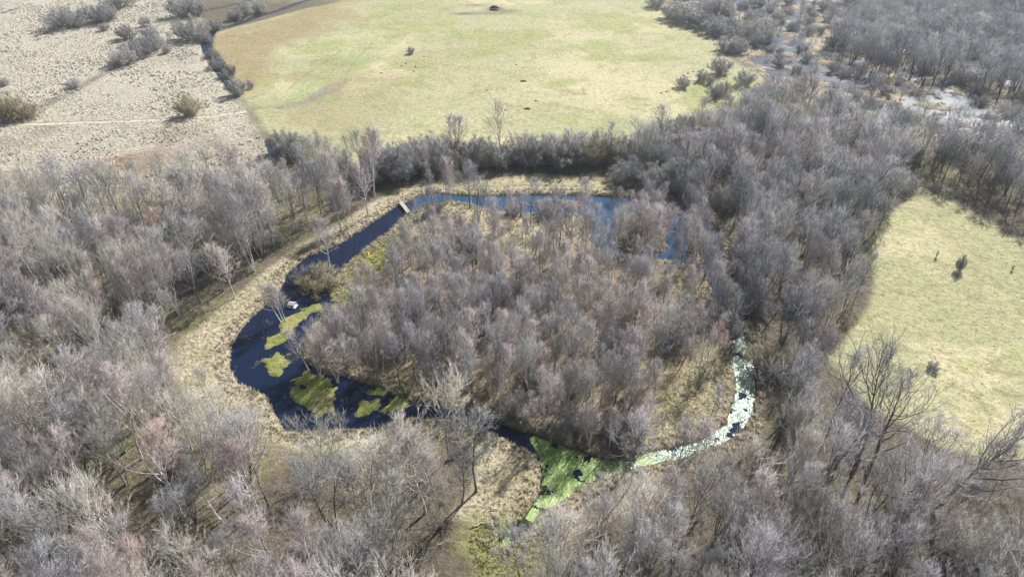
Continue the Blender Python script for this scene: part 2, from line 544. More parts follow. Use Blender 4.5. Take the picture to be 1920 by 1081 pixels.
# banks of the pond
bw = zone(BANK_W, 1.2, 3)
col = blend(col, bw * sstep(-0.3, 0.6, SD), (0.44, 0.385, 0.27))
col = blend(col, bw * sstep(0.48, 0.6, f3) * 0.5, (0.33, 0.30, 0.17))
bn = zone(BANK_N, 0.8, 2)
col = blend(col, bn, (0.42, 0.375, 0.22))
isl = sstep(-0.5, 1.0, sdist(ISLAND, X, Y))
col = blend(col, isl, (0.245, 0.19, 0.135))
col = blend(col, isl * sstep(0.46, 0.60, f1 * 0.5 + f3 * 0.5), (0.33, 0.265, 0.18))
col = blend(col, isl * moss * 0.3, (0.20, 0.185, 0.09))
col = blend(col, zone(STRAW_N, 2, 5) * 0.9, (0.45, 0.385, 0.245))
col = blend(col, zone(STRAW_E, 2, 5) * 0.85, (0.40, 0.35, 0.205))
col = blend(col, zone(STRAW_E, 2, 5) * sstep(0.5, 0.6, f3) * 0.6, (0.25, 0.245, 0.09))
col = blend(col, zone(OLIVE_W, 1.5, 4) * 0.95, (0.30, 0.285, 0.07))
col = blend(col, zone(OLIVE_S, 2, 5) * 0.9, (0.245, 0.24, 0.10))
col = blend(col, zone(PINK_S, 2, 5) * 0.8, (0.36, 0.295, 0.22))
# sedge mats, reeds and wet mud
matm = sstep(-1.5, 0.2, MATD) * sstep(0.3, -0.1, SD)
col = blend(col, matm * sstep(-0.62, -0.53, hgt), (0.215, 0.24, 0.065))
col = blend(col, matm * sstep(-0.52, -0.46, hgt) * sstep(0.5, 0.6, f3) * 0.7, (0.33, 0.29, 0.14))
col = blend(col, sstep(-1, 0.2, REEDD) * sstep(0.2, -0.1, SD), (0.36, 0.27, 0.18))
low = sstep(-0.40, -0.60, hgt) * (1 - matm)
col = blend(col, low * (1 - sstep(-1, 0, REEDD)) * 0.9, (0.075, 0.055, 0.04))
rb = poly([(600,470),(545,500),(535,540),(500,565),(510,580),(560,535),(575,505),(640,470)])
col = blend(col, zone(rb, 0.8, 1.5) * sstep(0.8, 0.0, np.abs(SD)) * 0.8, (0.20, 0.095, 0.05))
# wheel ruts and single darker clods
rough = np.clip(0.25 + 0.9 * fl + 0.6 * mz + 0.35 * (1 - mn) * (1 - mr), 0, 1)

ny, nx = GX.shape
idx = np.arange(nx * ny).reshape(ny, nx)
q0, q1, q2, q3 = idx[:-1, :-1].ravel(), idx[:-1, 1:].ravel(), idx[1:, 1:].ravel(), idx[1:, :-1].ravel()
tri = np.concatenate([np.stack([q0, q1, q2], 1), np.stack([q0, q2, q3], 1)])
gm = mesh_from('ground', np.stack([X, Y, hgt], 1), tri, ground_material())
a = gm.attributes.new('tint', 'FLOAT_COLOR', 'POINT')
a.data.foreach_set('color', np.concatenate([np.clip(col, 0.01, 0.9), np.ones((len(col), 1))], 1).astype(np.float32).ravel())
a = gm.attributes.new('rough_grass', 'FLOAT', 'POINT')
a.data.foreach_set('value', rough.astype(np.float32))
add('ground', gm, kind='structure')

HG = hgt.reshape(GX.shape)
def ground_z(x, y):
    x, y = np.asarray(x, float), np.asarray(y, float)
    i = np.clip(np.searchsorted(gx, x) - 1, 0, len(gx) - 2)
    j = np.clip(np.searchsorted(gy, y) - 1, 0, len(gy) - 2)
    fx = (x - gx[i]) / (gx[i + 1] - gx[i])
    fy = (y - gy[j]) / (gy[j + 1] - gy[j])
    return (HG[j, i] * (1 - fx) + HG[j, i + 1] * fx) * (1 - fy) + (HG[j + 1, i] * (1 - fx) + HG[j + 1, i + 1] * fx) * fy

# ------------------------------------------------------------------ water
WZ = -0.55
def water(name, lo, hi, mat, z=WZ):
    mb = MB()
    x0, y0 = lo
    x1, y1 = hi
    mb.put([(x0, y0, z), (x1, y0, z), (x1, y1, z), (x0, y1, z)], [(0, 1, 2), (0, 2, 3)])
    return add(name, mb.mesh(name, mat, False), kind='structure')
M['pond'] = water_material('pond_water', (0.008, 0.014, 0.034), 0.04, 1.6, 0.012)
M['marshw'] = water_material('marsh_water', (0.02, 0.032, 0.05), 0.30, 2.5, 0.06)
plo, phi = MOAT.min(0) - 2, MOAT.max(0) + 2
M['northw_sky_blue'] = water_material('north_water_sky_blue', (0.028, 0.062, 0.11), 0.06, 1.8, 0.02)  # body colour lightened to stand in for the sky's blue reflection
ys = ground(960, 606)[1]
water('pond_water', plo, (phi[0], ys), M['pond'])
M['outletw'] = water_material('outlet_water', (0.030, 0.036, 0.018), 0.06, 1.8, 0.012)
lo_ = ground(900, 1040); hi_ = ground(1060, 905)
water('outlet_water', lo_, hi_, M['outletw'], WZ + 0.006)
water('north_pond_water', (ground(770, 400)[0], ys), phi, M['northw_sky_blue'])
water('west_pond_water', (plo[0], ys), (ground(770, 400)[0], phi[1]), M['pond'])
water('marsh_water', (MARSH[:, 0].min(), MARSH[:, 1].min() + 4), (MARSH[:, 0].max(), 420), M['marshw'])
dl = np.concatenate([d for d, w in DITCHES])
water('ditch_water', dl.min(0) - 4, (dl[:, 0].max() + 4, 345), M['marshw'], -0.48)

# ------------------------------------------------------------------ tree kinds
def unit(v):
    return v / (np.linalg.norm(v) + 1e-9)

def grow(p0, d0, L, n, wob, up, r):
    """A bending limb: n segments from p0 along d0; up > 0 turns it to the light, < 0 lets it droop."""
    P = [np.array(p0, float)]
    d = unit(np.array(d0, float))
    for i in range(n):
        d = unit(d + r.normal(0, wob, 3) + np.array([0, 0, up]))
        P.append(P[-1] + d * L / n)
    return np.array(P)

def side_dir(d, ang, az):
    a = unit(np.cross(d, [0.3, 0.9, 0.31]))
    b = np.cross(d, a)
    return d * math.cos(ang) + (a * math.cos(az) + b * math.sin(az)) * math.sin(ang)

def lerp_path(P, t):
    f = t * (len(P) - 1)
    i = min(int(f), len(P) - 2)
    return P[i] + (P[i + 1] - P[i]) * (f - i), unit(P[i + 1] - P[i])

def make_tree(kind, seed):
    """Returns (trunk MB, crown MB) of a bare tree about 10 m tall (shrubs about 5 m)."""
    r = np.random.default_rng(seed)
    T, K = MB(), MB()
    tw_p, tw_d, tw_l, tw_r = [], [], [], []
    pr = dict(
        birch=dict(stems=1, h=10.0, r0=0.15, t0=0.34, nb=20, bl=0.24, low=0.95, high=0.35, bup=0.12, ns=5, nt=6, nf=4, droop=-0.05, wob=0.05, tl=0.85, tr=0.0100),
        birch3=dict(stems=3, h=10.0, r0=0.10, t0=0.35, nb=10, bl=0.23, low=0.85, high=0.35, bup=0.12, ns=5, nt=6, nf=4, droop=0.0, wob=0.05, tl=0.85, tr=0.0100),
        alder=dict(stems=1, h=10.0, r0=0.15, t0=0.36, nb=20, bl=0.27, low=1.05, high=0.45, bup=0.14, ns=5, nt=6, nf=4, droop=0.22, wob=0.05, tl=0.75, tr=0.0105),
        alder3=dict(stems=4, h=10.0, r0=0.115, t0=0.36, nb=8, bl=0.26, low=0.9, high=0.45, bup=0.16, ns=5, nt=6, nf=4, droop=0.25, wob=0.06, tl=0.75, tr=0.0105),
        poplar=dict(stems=1, h=10.0, r0=0.155, t0=0.26, nb=19, bl=0.38, low=0.85, high=0.40, bup=0.16, ns=5, nt=6, nf=4, droop=0.30, wob=0.06, tl=0.82, tr=0.0112),
        poplar3=dict(stems=3, h=10.0, r0=0.12, t0=0.28, nb=10, bl=0.33, low=0.85, high=0.35, bup=0.18, ns=5, nt=6, nf=4, droop=0.30, wob=0.07, tl=0.82, tr=0.0112),
        oak=dict(stems=1, h=10.0, r0=0.30, t0=0.28, nb=17, bl=0.44, low=1.2, high=0.5, bup=0.12, ns=8, nt=6, nf=3, droop=0.1, wob=0.10, tl=0.75, tr=0.0130),
        bush=dict(stems=30, h=5.0, r0=0.045, t0=0.08, nb=6, bl=0.24, low=0.55, high=0.35, bup=0.10, ns=5, nt=5, nf=4, droop=0.3, wob=0.07, tl=0.55, tr=0.0140),
        sapling=dict(stems=11, h=5.0, r0=0.04, t0=0.05, nb=8, bl=0.20, low=0.7, high=0.35, bup=0.1, ns=3, nt=5, nf=3, droop=0.15, wob=0.05, tl=0.5, tr=0.012),
    )[kind]
    S = pr['stems']
    for s in range(S):
        az = s * 2.4 + r.uniform(0, 0.8)
        if kind == 'bush':
            sp = math.sqrt((s + 0.5) / S) * 1.05
            hh = pr['h'] * (1.0 - 0.22 * sp ** 2) * r.uniform(0.85, 1.05)
        elif S > 1:
            sp = r.uniform(0.08, 0.26)
            hh = pr['h'] * r.uniform(0.78, 1.0)
        else:
            sp = r.uniform(0, 0.06)
            hh = pr['h']
        d = np.array([math.cos(az) * math.sin(sp), math.sin(az) * math.sin(sp), math.cos(sp)])
        base = np.array([math.cos(az) * sp * 0.6, math.sin(az) * sp * 0.6, -0.35]) if S > 1 else np.array([0, 0, -0.35])
        n = 7 if S > 8 else 12
        P = grow(base, d, hh + 0.35, n, pr['wob'], 0.01 if kind == 'bush' else 0.04, r)
        R = pr['r0'] * (1 - np.linspace(0, 1, n + 1) ** 0.9 * 0.93) * r.uniform(0.8, 1.15)
        R[0] *= 1.35
        T.tube(P, R, 4 if S > 8 else 7)
        for b in range(pr['nb']):
            t = pr['t0'] + (0.98 - pr['t0']) * ((b + r.uniform(0, 1)) / pr['nb'])
            u = (t - pr['t0']) / (1 - pr['t0'])
            bp, bd = lerp_path(P, t)
            prof = (0.55 + 0.9 * math.sin(math.pi * min(1, 0.22 + 0.72 * u))) * (1.0 - 0.55 * u ** 2)
            bl = pr['h'] * pr['bl'] * prof * r.uniform(0.7, 1.2)
            ang = pr['low'] + (pr['high'] - pr['low']) * u + r.normal(0, 0.1)
            dd = side_dir(bd, ang, b * 2.4 + r.uniform(-0.5, 0.5))
            br = max(0.018, R[int(t * n)] * 0.55)
            bn = 5
            BP = grow(bp, dd, bl, bn, 0.10 if kind != 'oak' else 0.17, pr['bup'], r)
            (T if br > 0.025 and S < 9 else K).tube(BP, np.linspace(br, 0.012, bn + 1), 4 if br > 0.02 else 3)
            for q in range(pr['ns']):
                ts = 0.22 + 0.78 * (q + r.uniform(0, 1)) / pr['ns']
                sp_, sd_ = lerp_path(BP, ts)
                sl = bl * 0.46 * (1.1 - 0.5 * ts) * r.uniform(0.7, 1.25) + 0.12
                SP = grow(sp_, side_dir(sd_, r.uniform(0.5, 0.95), q * 2.4 + r.uniform(-.6, .6)), sl, 3, 0.12, pr['bup'] * 0.8, r)
                K.tube(SP, [pr['tr'] * 1.9, pr['tr'] * 1.6, pr['tr'] * 1.3, pr['tr'] * 0.8], 3)
                for k in range(pr['nt']):
                    tt = 0.1 + 0.9 * (k + r.uniform(0, 1)) / pr['nt']
                    a, dv = lerp_path(SP, tt)
                    tw_p.append(a)
                    tw_d.append(dv)
    p = np.array(tw_p)
    d = np.array(tw_d)
    N = len(p)
    d = d * 0.9 + r.normal(0, 0.36, (N, 3)) + np.array([0, 0, pr['droop']])
    d /= np.linalg.norm(d, axis=1)[:, None]
    L = pr['tl'] * r.uniform(0.55, 1.3, N)
    K.spikes(p, d, L, np.full(N, pr['tr']))
    nf = pr['nf']
    t = r.uniform(0.15, 0.95, (N, nf))
    p2 = (p[:, None] + d[:, None] * (L[:, None] * t)[:, :, None]).reshape(-1, 3)
    d2 = np.repeat(d, nf, 0) * 0.9 + r.normal(0, 0.34, (N * nf, 3)) + np.array([0, 0, pr['droop'] * 0.8])
    d2 /= np.linalg.norm(d2, axis=1)[:, None]
    K.spikes(p2, d2, np.repeat(L, nf) * r.uniform(0.35, 0.75, N * nf), np.full(N * nf, pr['tr'] * 0.8))
    return T, K

KINDS = {}   # kind -> list of (trunk mesh, crown mesh)
def kind_set(key, spec, bark_m, twig_m):
    out = []
    for k, (kd, seed) in enumerate(spec):
        T, K = make_tree(kd, seed)
        out.append((T.mesh(key + '_trunk', M[bark_m]), K.mesh(key + '_crown', M[twig_m])))
    KINDS[key] = out
def recolour(key, src, bark_m, twig_m):
    out = []
    for t, c in KINDS[src]:
        t2, c2 = t.copy(), c.copy()
        t2.materials[0] = M[bark_m]
        c2.materials[0] = M[twig_m]
        out.append((t2, c2))
    KINDS[key] = out
kind_set('birch', [('birch', 11), ('birch', 12), ('birch', 13), ('birch3', 14), ('birch', 15), ('birch3', 16)], 'birch_bark', 'birch_twig')
kind_set('alder', [('alder', 21), ('alder', 22), ('alder3', 23), ('alder3', 24), ('alder', 25), ('alder3', 26)], 'alder_bark', 'alder_twig')
kind_set('poplar', [('poplar', 31), ('poplar', 32), ('poplar3', 33), ('poplar3', 34), ('poplar', 35), ('poplar3', 36)], 'poplar_bark', 'poplar_twig')
kind_set('oak', [('oak', 41), ('oak', 42)], 'alder_bark', 'alder_twig')
kind_set('bush', [('bush', 51), ('bush', 52), ('bush', 53)], 'willow_bark', 'willow_twig')
kind_set('sapling', [('sapling', 61), ('sapling', 62)], 'alder_bark', 'alder_twig')
recolour('pinkbirch', 'birch', 'birch_bark', 'birch_twig_pink')
recolour('olivebush', 'bush', 'willow_bark', 'willow_twig_olive')
recolour('palepoplar', 'poplar', 'poplar_bark', 'pale_twig')
NAME = dict(birch='birch_tree', pinkbirch='birch_tree', alder='alder_tree', poplar='poplar_tree', palepoplar='poplar_tree', oak='oak_tree',
            bush='willow_bush', olivebush='willow_bush', sapling='alder_sapling')
CAT = dict(birch='birch', pinkbirch='birch', alder='alder', poplar='poplar', palepoplar='poplar', oak='oak', bush='bush', olivebush='bush', sapling='sapling')
BASEH = dict(bush=5.0, olivebush=5.0, sapling=5.0)

def place_tree(kind, x, y, hm, label, group=None, var=None, lean=(0, 0), wide=1.0, rz=None, z=None):
    v = KINDS[kind][var if var is not None else rnd.randrange(len(KINDS[kind]))]
    root = bpy.data.objects.new(NAME[kind], None)
    root.empty_display_size = 0.5
    C.objects.link(root)
    s = hm / BASEH.get(kind, 10.0)
    root.location = (x, y, float(ground_z(x, y)) if z is None else z)
    root.scale = (s * wide, s * wide, s)
    root.rotation_mode = 'QUATERNION'
    root.rotation_quaternion = Euler((lean[0], lean[1], 0)).to_quaternion() @ Euler((0, 0, rnd.uniform(0, 6.28) if rz is None else rz)).to_quaternion()
    root['label'] = label
    root['category'] = CAT[kind]
    if group:
        root['group'] = group
    for nm, me in zip(('trunk', 'crown'), v):
        o = bpy.data.objects.new(nm, me)
        C.objects.link(o)
        o.parent = root
    return root

taken = []      # (x, y, radius) of what is planted already
def tree_px(kind, px, py, hm, label, group=None, clear=1.6, **kw):
    x, y = ground(px, py)
    taken.append((x, y, clear))
    return place_tree(kind, x, y, hm, label, group, **kw)

# ---- single trees and bushes one can point to (pixel of the foot, height in metres)
D = math.radians
ORD4 = ('first', 'second', 'third', 'fourth', 'fifth', 'sixth')
# left wood, front
tree_px('pinkbirch', 343, 968, 14.5, 'tallest pink-crowned white birch in the front wood, above the dark shaded hollow', var=0, lean=(0, D(-4)))
tree_px('pinkbirch', 490, 975, 13.0, 'pink-crowned birch with ladder-like white branches beside the dark shaded hollow', var=1, lean=(0, D(-3)))
tree_px('pinkbirch', 222, 1003, 9.5, 'short pink birch with a crooked white trunk leaning towards the shaded hollow', var=2, lean=(0, D(-13)))
tree_px('pinkbirch', 80, 992, 9.0, 'slim pink birch near the photo edge, left of the crooked pink birch', var=1, lean=(0, D(-7)))
tree_px('birch', 130, 1042, 9.0, 'thin bent white birch below the crooked pink birch', var=2, lean=(0, D(-8)))
tree_px('birch', 412, 973, 8.0, 'small forked white birch stem leaning left between two pink birches', var=0, lean=(0, D(-14)))
tree_px('poplar', 150, 850, 15.0, 'tall pale grey poplar rising at the middle of the left front wood', var=0)
tree_px('poplar', 390, 900, 13.0, 'pale poplar with glowing forked branches just above the shaded hollow', var=2)
tree_px('palepoplar', 240, 1085, 7.0, 'cream round crown cut by the bottom edge below the shaded hollow', var=1)
tree_px('pinkbirch', 215, 640, 10.5, 'pink birch crown in the middle of the left wood, west of the mossy clearing', var=0, lean=(0, D(-4)))
tree_px('pinkbirch', 245, 520, 12.0, 'large pink birch in the upper left wood with bright white limbs', var=1, lean=(0, D(-4)))
tree_px('birch', 300, 530, 12.0, 'white birch beside the large pink birch of the upper left wood', var=0, lean=(0, D(-3)))
tree_px('poplar', 420, 545, 10.0, 'round pale poplar at the wood edge above the grassy west bank', var=1)
tree_px('birch', 440, 557, 10.0, 'white-stemmed birch at the wood edge leaning over the grassy west bank', var=1, lean=(0, D(-5)))
tree_px('poplar', 490, 480, 11.0, 'pale poplar at the wood edge where the west bank narrows', var=2)
tree_px('palepoplar', 415, 812, 8.0, 'cream crown standing at the bend of the bank beside the dark pond', var=0, wide=1.15)
tree_px('palepoplar', 478, 842, 6.5, 'cream crown whose twigs overhang the southwest corner of the pond', var=2)
tree_px('poplar', 385, 742, 6.0, 'low pale poplar with a white trunk on the pond bank bend', var=3)
tree_px('poplar', 610, 885, 9.5, 'pale many-branched poplar reaching over the south arm of the pond', var=2)
tree_px('palepoplar', 842, 862, 12.5, 'bright silvery tree crown covering the pond south of the island', var=0)
tree_px('alder', 893, 922, 13.0, 'grey tree with a straight dark trunk on the clearing west of the green duckweed', var=0)
tree_px('poplar', 797, 962, 14.0, 'grey poplar with yellow moss at its dark foot in the front wood', var=1)
tree_px('palepoplar', 705, 1010, 13.0, 'widest silvery crown at the bottom of the front wood, over striped shadows', var=1, wide=1.25)
tree_px('palepoplar', 1045, 1092, 11.0, 'round silvery crown cut by the bottom edge beside the outlet pool', var=3, wide=1.2)
# right front
tree_px('oak', 1606, 872, 18.0, 'tallest dark-trunked tree by the right meadow, upright twin of the limbed one', var=0, rz=1.0, wide=0.58)
tree_px('oak', 1628, 885, 16.5, 'dark-trunked tree by the right meadow with one long low limb', var=1, rz=2.5, wide=0.72)
tree_px('oak', 1748, 962, 17.0, 'thick dark leaning trunk in the lower right wood by the meadow', var=0, lean=(0, D(9)), rz=4.0, wide=0.66)
tree_px('alder', 1726, 900, 11.0, 'forked dark young tree between the thick leaning trunk and the twin trees', var=2)
tree_px('alder', 1553, 815, 14.0, 'single straight dark tree between the many-stemmed alder and the twin trees', var=0, lean=(0, D(4)))
tree_px('alder', 1473, 795, 13.0, 'many-stemmed dark alder casting a black striped shadow beside the white channel', var=3, wide=1.15)
tree_px('olivebush', 1434, 690, 4.6, 'brown-olive bush leaning over the white channel', var=0)
tree_px('alder', 1184, 905, 12.0, 'lone grey tree standing where the duckweed meets the east channel', var=1)
tree_px('birch', 1830, 985, 13.0, 'white-branched birch in the lower right wood', var=0)
# pond and island
tree_px('birch', 526, 600, 7.6, 'thin white birch with leftward lean, first of three on the mossy spit', var=0, lean=(0, D(-10)), clear=0.3)
tree_px('birch', 529, 595, 7.2, 'middle one of three thin white birches on the mossy spit', var=1, lean=(0, D(-5)), clear=0.3)
tree_px('birch', 535, 598, 7.8, 'most upright of three thin white birches on the mossy spit', var=2, lean=(0, D(-1)), clear=0.3)
tree_px('birch', 617, 497, 11.5, 'white-limbed birch standing above the olive shore of the island', var=0, lean=(0, D(-3)), clear=0.5)
tree_px('olivebush', 600, 532, 4.6, 'round grey-olive willow bush leaning over the pond', var=1, wide=1.25)
tree_px('bush', 566, 522, 3.4, 'small grey bush in the pond beside the round olive willow', var=2, wide=0.9)
tree_px('birch', 843, 374, 8.0, 'small many-stemmed white birch on the north tip of the island', var=3)
tree_px('birch', 884, 379, 10.0, 'single pale birch with a dark foot on the north shore of the island', var=1)
tree_px('pinkbirch', 816, 374, 5.0, 'low pink birch over the narrow north channel', var=3)
for k, (px, py, hh) in enumerate(((640,432,10.5), (652,428,11.0), (664,424,10.0), (690,404,12.0))):
    tree_px('birch', px, py, hh, ORD4[k] + ' slim white birch of four on the northwest bank, counted towards the plank bridge', 'birches on the northwest bank', clear=0.8, var=k % 3)
for k, (px, py, hh) in enumerate(((1020,470,11.0), (1037,472,11.5), (1057,478,10.5), (1066,479,11.0), (1090,478,10.0), (1096,486,9.5))):
    tree_px('alder', px, py, hh, ORD4[k] + ' slender dark alder from the west on the pale straw of the island', 'slender alders on pale straw', var=k % 2, wide=0.75, clear=0.8)
tree_px('palepoplar', 852, 722, 9.0, 'brightest white-limbed tree at the heart of the island', var=0, wide=0.7)
tree_px('birch', 820, 602, 9.5, 'white birch skeleton in the upper middle of the island', var=0)
tree_px('birch', 785, 600, 9.0, 'white birch skeleton with pink twigs left of its upper-island twin', var=1)
tree_px('birch', 632, 712, 8.5, 'many-stemmed tawny birch standing in the flooded edge of the island', var=3, clear=1.0)
tree_px('birch', 600, 700, 8.5, 'tawny birch with parallel stems beside the flooded island edge', var=3, clear=1.0)
tree_px('birch', 578, 690, 7.5, 'greenish-grey leaning birch over the island flood pool', var=2, lean=(0, D(-14)), clear=0.8)
tree_px('birch', 1205, 462, 9.5, 'dense many-stemmed clump standing in the blue northeast water', var=3, wide=1.7)
tree_px('birch', 1180, 458, 8.0, 'arching pale birch bent over the blue northeast inlet', var=3, lean=(0, D(-18)))
tree_px('birch', 1232, 460, 9.0, 'slim birch at the east side of the flooded clump', var=3, wide=1.3)
# right wood
tree_px('palepoplar', 1668, 352, 13.0, 'brightest creamy-white crown at the edge of the right wood', var=1, wide=1.0)
tree_px('palepoplar', 1590, 392, 9.0, 'small creamy-white crown below the brightest one in the right wood', var=2)
tree_px('palepoplar', 1540, 405, 9.0, 'pale crown inside the dark right wood', var=3)
# meadow bushes
tree_px('bush', 1797, 507, 3.6, 'narrow dark bush alone on the right meadow', var=0, wide=0.30)
tree_px('sapling', 1755, 482, 1.5, 'tiny dark sapling left of the narrow meadow bush', var=0, wide=0.7)
tree_px('sapling', 1897, 507, 1.2, 'tiny grey sapling near the photo edge on the right meadow', var=1, wide=0.8)
tree_px('bush', 1748, 692, 1.4, 'small round grey bush alone low on the right meadow', var=1)
tree_px('bush', 771, 101, 2.6, 'lone dark little bush on the big north meadow', var=2, wide=0.7)
# bushes of the top left reed field and its ditch
for px, py, hh, wd, lb in (
    (128,52,6.5,1.5,'biggest willow dome at the top of the reed field'), (183,42,6.0,1.5,'broad willow dome right of the biggest one in the reed field'),
    (228,14,6.0,1.6,'dark willow dome at the top edge of the photo above the reed field'), (205,38,5.0,1.1,'willow dome tucked between two larger ones at the top of the reed field'),
    (345,32,7.0,1.5,'tall willow dome beside the upper end of the ditch'), (372,30,5.0,1.2,'grey willow behind the tall ditch-side dome'),
    (358,74,7.0,1.5,'largest willow dome at the bend of the blue ditch'), (382,78,4.5,1.1,'small willow right on the bend of the blue ditch'),
    (404,56,4.5,1.2,'round willow on the bank above the ditch bend'), (442,38,3.8,1.2,'low round willow on the upper ditch bank'),
    (460,30,5.0,1.2,'grey willow between two bright reaches of the ditch'), (486,24,4.2,1.3,'last grey willow up the ditch'),
    (240,74,4.5,1.1,'lone dome bush in the middle of the reed field'), (284,72,4.5,1.1,'dome bush right of the lone middle one'),
    (275,50,3.2,1.0,'small bush above the two middle dome bushes'), (196,58,2.6,1.1,'tiny bush under the broad willow domes'),
    (232,122,4.8,1.2,'lower left bush of the diagonal hedge in the reed field'), (252,110,5.2,1.2,'second bush up the diagonal hedge in the reed field'),
    (272,102,5.4,1.2,'third bush up the diagonal hedge in the reed field'), (290,94,4.6,1.1,'upper end bush of the diagonal hedge in the reed field'),
    (314,100,2.6,0.9,'small bush just past the upper end of the diagonal hedge'), (142,165,2.6,1.3,'low pale bush on the dark swale below the diagonal hedge'),
    (398,108,3.6,1.2,'bush on the ditch just below its bend'), (408,128,4.4,1.1,'grey bush midway down the straight ditch'),
    (420,146,3.4,1.0,'low bush on the straight ditch above its end'), (446,178,4.6,1.1,'round bush at the end of the straight ditch'),
    (436,140,2.8,0.9,'small bush on the meadow side of the straight ditch'), (470,166,2.4,0.8,'little bush on the meadow right of the ditch end'),
    (20,222,6.0,1.1,'olive-brown round bush at the photo edge above the reed track'), (55,222,3.8,1.2,'low pale bush beside the olive-brown one at the reed track'),
    (356,216,5.0,0.9,'lone vase-shaped bush on the reed track'), (10,160,2.2,1.0,'small bush at the photo edge in the reed field'),
    (532,284,5.0,1.1,'grey bush at the meadow corner beside the boundary ditch'), (556,292,5.0,1.2,'grey bush where the wood meets the meadow corner'),
    ):
    tree_px('olivebush' if ('olive' in lb or 'vase' in lb) else 'bush', px, py, hh * 1.18, lb, 'willow bushes of the reed field and ditch', wide=wd * (0.72 if 'ditch' in lb else 0.85), clear=2.0)
for px, py, hh, wd, lb in (
    (1229,14,4.6,1.2,'lone dark bush at the top corner of the north meadow'), (1268,36,6.0,1.5,'first dark bush of the marsh hedge below the top corner'),
    (1290,44,6.0,1.4,'second dark bush of the marsh hedge'), (1318,52,5.5,1.3,'russet bush in the middle of the marsh hedge'), (1338,64,5.5,1.2,'dark bush at the lower end of the marsh hedge'),
    (1310,22,5.5,1.4,'bush behind the marsh hedge near the blue pool'), (1345,28,6.0,1.4,'broad bush between two blue marsh pools'),
    (1358,68,4.0,1.2,'low russet bush at the meadow tip by the marsh'), (1375,56,4.5,1.1,'bush beside the straight blue marsh cut'),
    (1410,76,6.5,1.7,'biggest dark bush in the marsh'), (1430,66,6.0,1.4,'dark bush behind the biggest marsh bush'), (1362,96,4.5,1.2,'russet bush left of the white marsh pool'),
    (1385,98,4.2,1.1,'round russet bush touching the white marsh pool'), (1350,138,4.6,1.1,'lone spiky bush on the straw between meadow and marsh'),
    (1315,152,3.0,0.9,'small pale bush left of the lone spiky one'), (1280,164,3.0,1.0,'little grey bush on the meadow by the dark clods'), (1330,158,2.4,0.9,'low bush under the lone spiky one'),
    (1340,182,3.6,1.0,'leaning dark bush at the meadow edge above the belt'), (1358,176,3.2,1.0,'dark bush beside the leaning one above the belt'),
    (1396,160,4.0,1.1,'dark bush in the straw at the head of the right wood'), (1425,186,4.0,1.1,'bush in the yellow straw gap of the right wood'),
    ):
    tree_px('bush', px, py, hh * 1.2, lb, 'bushes along the marsh', wide=wd * 0.85, clear=1.8)

# ---- the woods
W_LEFT = poly([(-330,480),(0,428),(150,408),(350,394),(530,380),(640,364),(715,352),(702,378),(640,415),(555,456),(495,496),(430,550),(350,616),(316,650),
    (308,700),(340,755),(395,828),(480,895),(570,920),(650,915),(765,908),(845,890),(880,935),(860,975),(800,1040),(760,1130),(700,1330),(-500,1330),(-420,700)])
W_FRONT = poly([(1030,1090),(1120,1010),(1210,955),(1290,895),(1350,856),(1420,838),(1470,805),(1560,822),(1640,868),(1760,915),(1900,945),(2150,990),
    (2300,1330),(900,1330),(970,1110)])
W_RIGHT = poly([(1480,820),(1470,740),(1468,670),(1440,600),(1385,530),(1380,470),(1362,420),(1318,382),(1280,352),(1300,312),(1420,290),(1560,312),
    (1690,342),(1700,365),(1640,440),(1600,485),(1622,548),(1590,605),(1535,655),(1500,760)])
BELT = poly([(745,337),(840,323),(930,314),(1000,308),(1060,311),(1160,318),(1280,336),(1330,290),(1390,236),(1300,242),(1180,286),(1050,298),(900,300),(760,302),(700,326)])
W_EAST = poly([(1395,236),(1330,290),(1300,315),(1420,296),(1560,316),(1700,345),(1730,332),(1810,368),(1920,422),(2080,455),(2250,330),(1950,296),(1720,274),(1600,250),(1500,225),(1440,203)])
W_FAR = poly([(1560,95),(1640,128),(1750,160),(1920,195),(2250,235),(2500,-60),(1640,-60),(1580,30)])

def scatter(P, gap, seed, density=None, avoid=(), ragged=0.0):
    r = np.random.default_rng(seed)
    lo, hi = P.min(0), P.max(0)
    area = (hi - lo).prod()
    n = int(area / (gap * gap) * 4)
    xs, ys = r.uniform(lo[0], hi[0], n), r.uniform(lo[1], hi[1], n)
    ok = sdist(P, xs, ys) + ragged * (fbm(xs, ys, 18.0, 3, seed) - 0.5) > 0.3
    for A, margin in avoid:
        ok &= sdist(A, xs, ys) < margin
    xs, ys = xs[ok], ys[ok]
    if density is not None:
        k = r.uniform(0, 1, len(xs)) < density(xs, ys)
        xs, ys = xs[k], ys[k]
    cell = {}
    out = []
    for x, y in zip(xs, ys):
        if any((x - a) ** 2 + (y - b) ** 2 < c * c for a, b, c in taken):
            continue
        kx, ky = int(x // gap), int(y // gap)
        if any((x - a) ** 2 + (y - b) ** 2 < gap * gap for i in (-1, 0, 1) for j in (-1, 0, 1) for a, b in cell.get((kx + i, ky + j), ())):
            continue
        cell.setdefault((kx, ky), []).append((x, y))
        out.append((x, y))
    return out

plan = []     # (distance, kind, x, y, height, zone)
def plant(P, gap, seed, zone_name, mix, hlo, hhi, **kw):
    r = random.Random(seed)
    ks, ws = zip(*mix.items())
    for x, y in scatter(P, gap, seed, **kw):
        k = r.choices(ks, ws)[0]
        hm = r.uniform(hlo, hhi) * ((0.62 if zone_name == 'belt' else 0.42) if k in ('bush', 'olivebush', 'sapling') else 1.0)
        plan.append((math.sqrt(x * x + y * y + H * H), k, x, y, hm, zone_name))

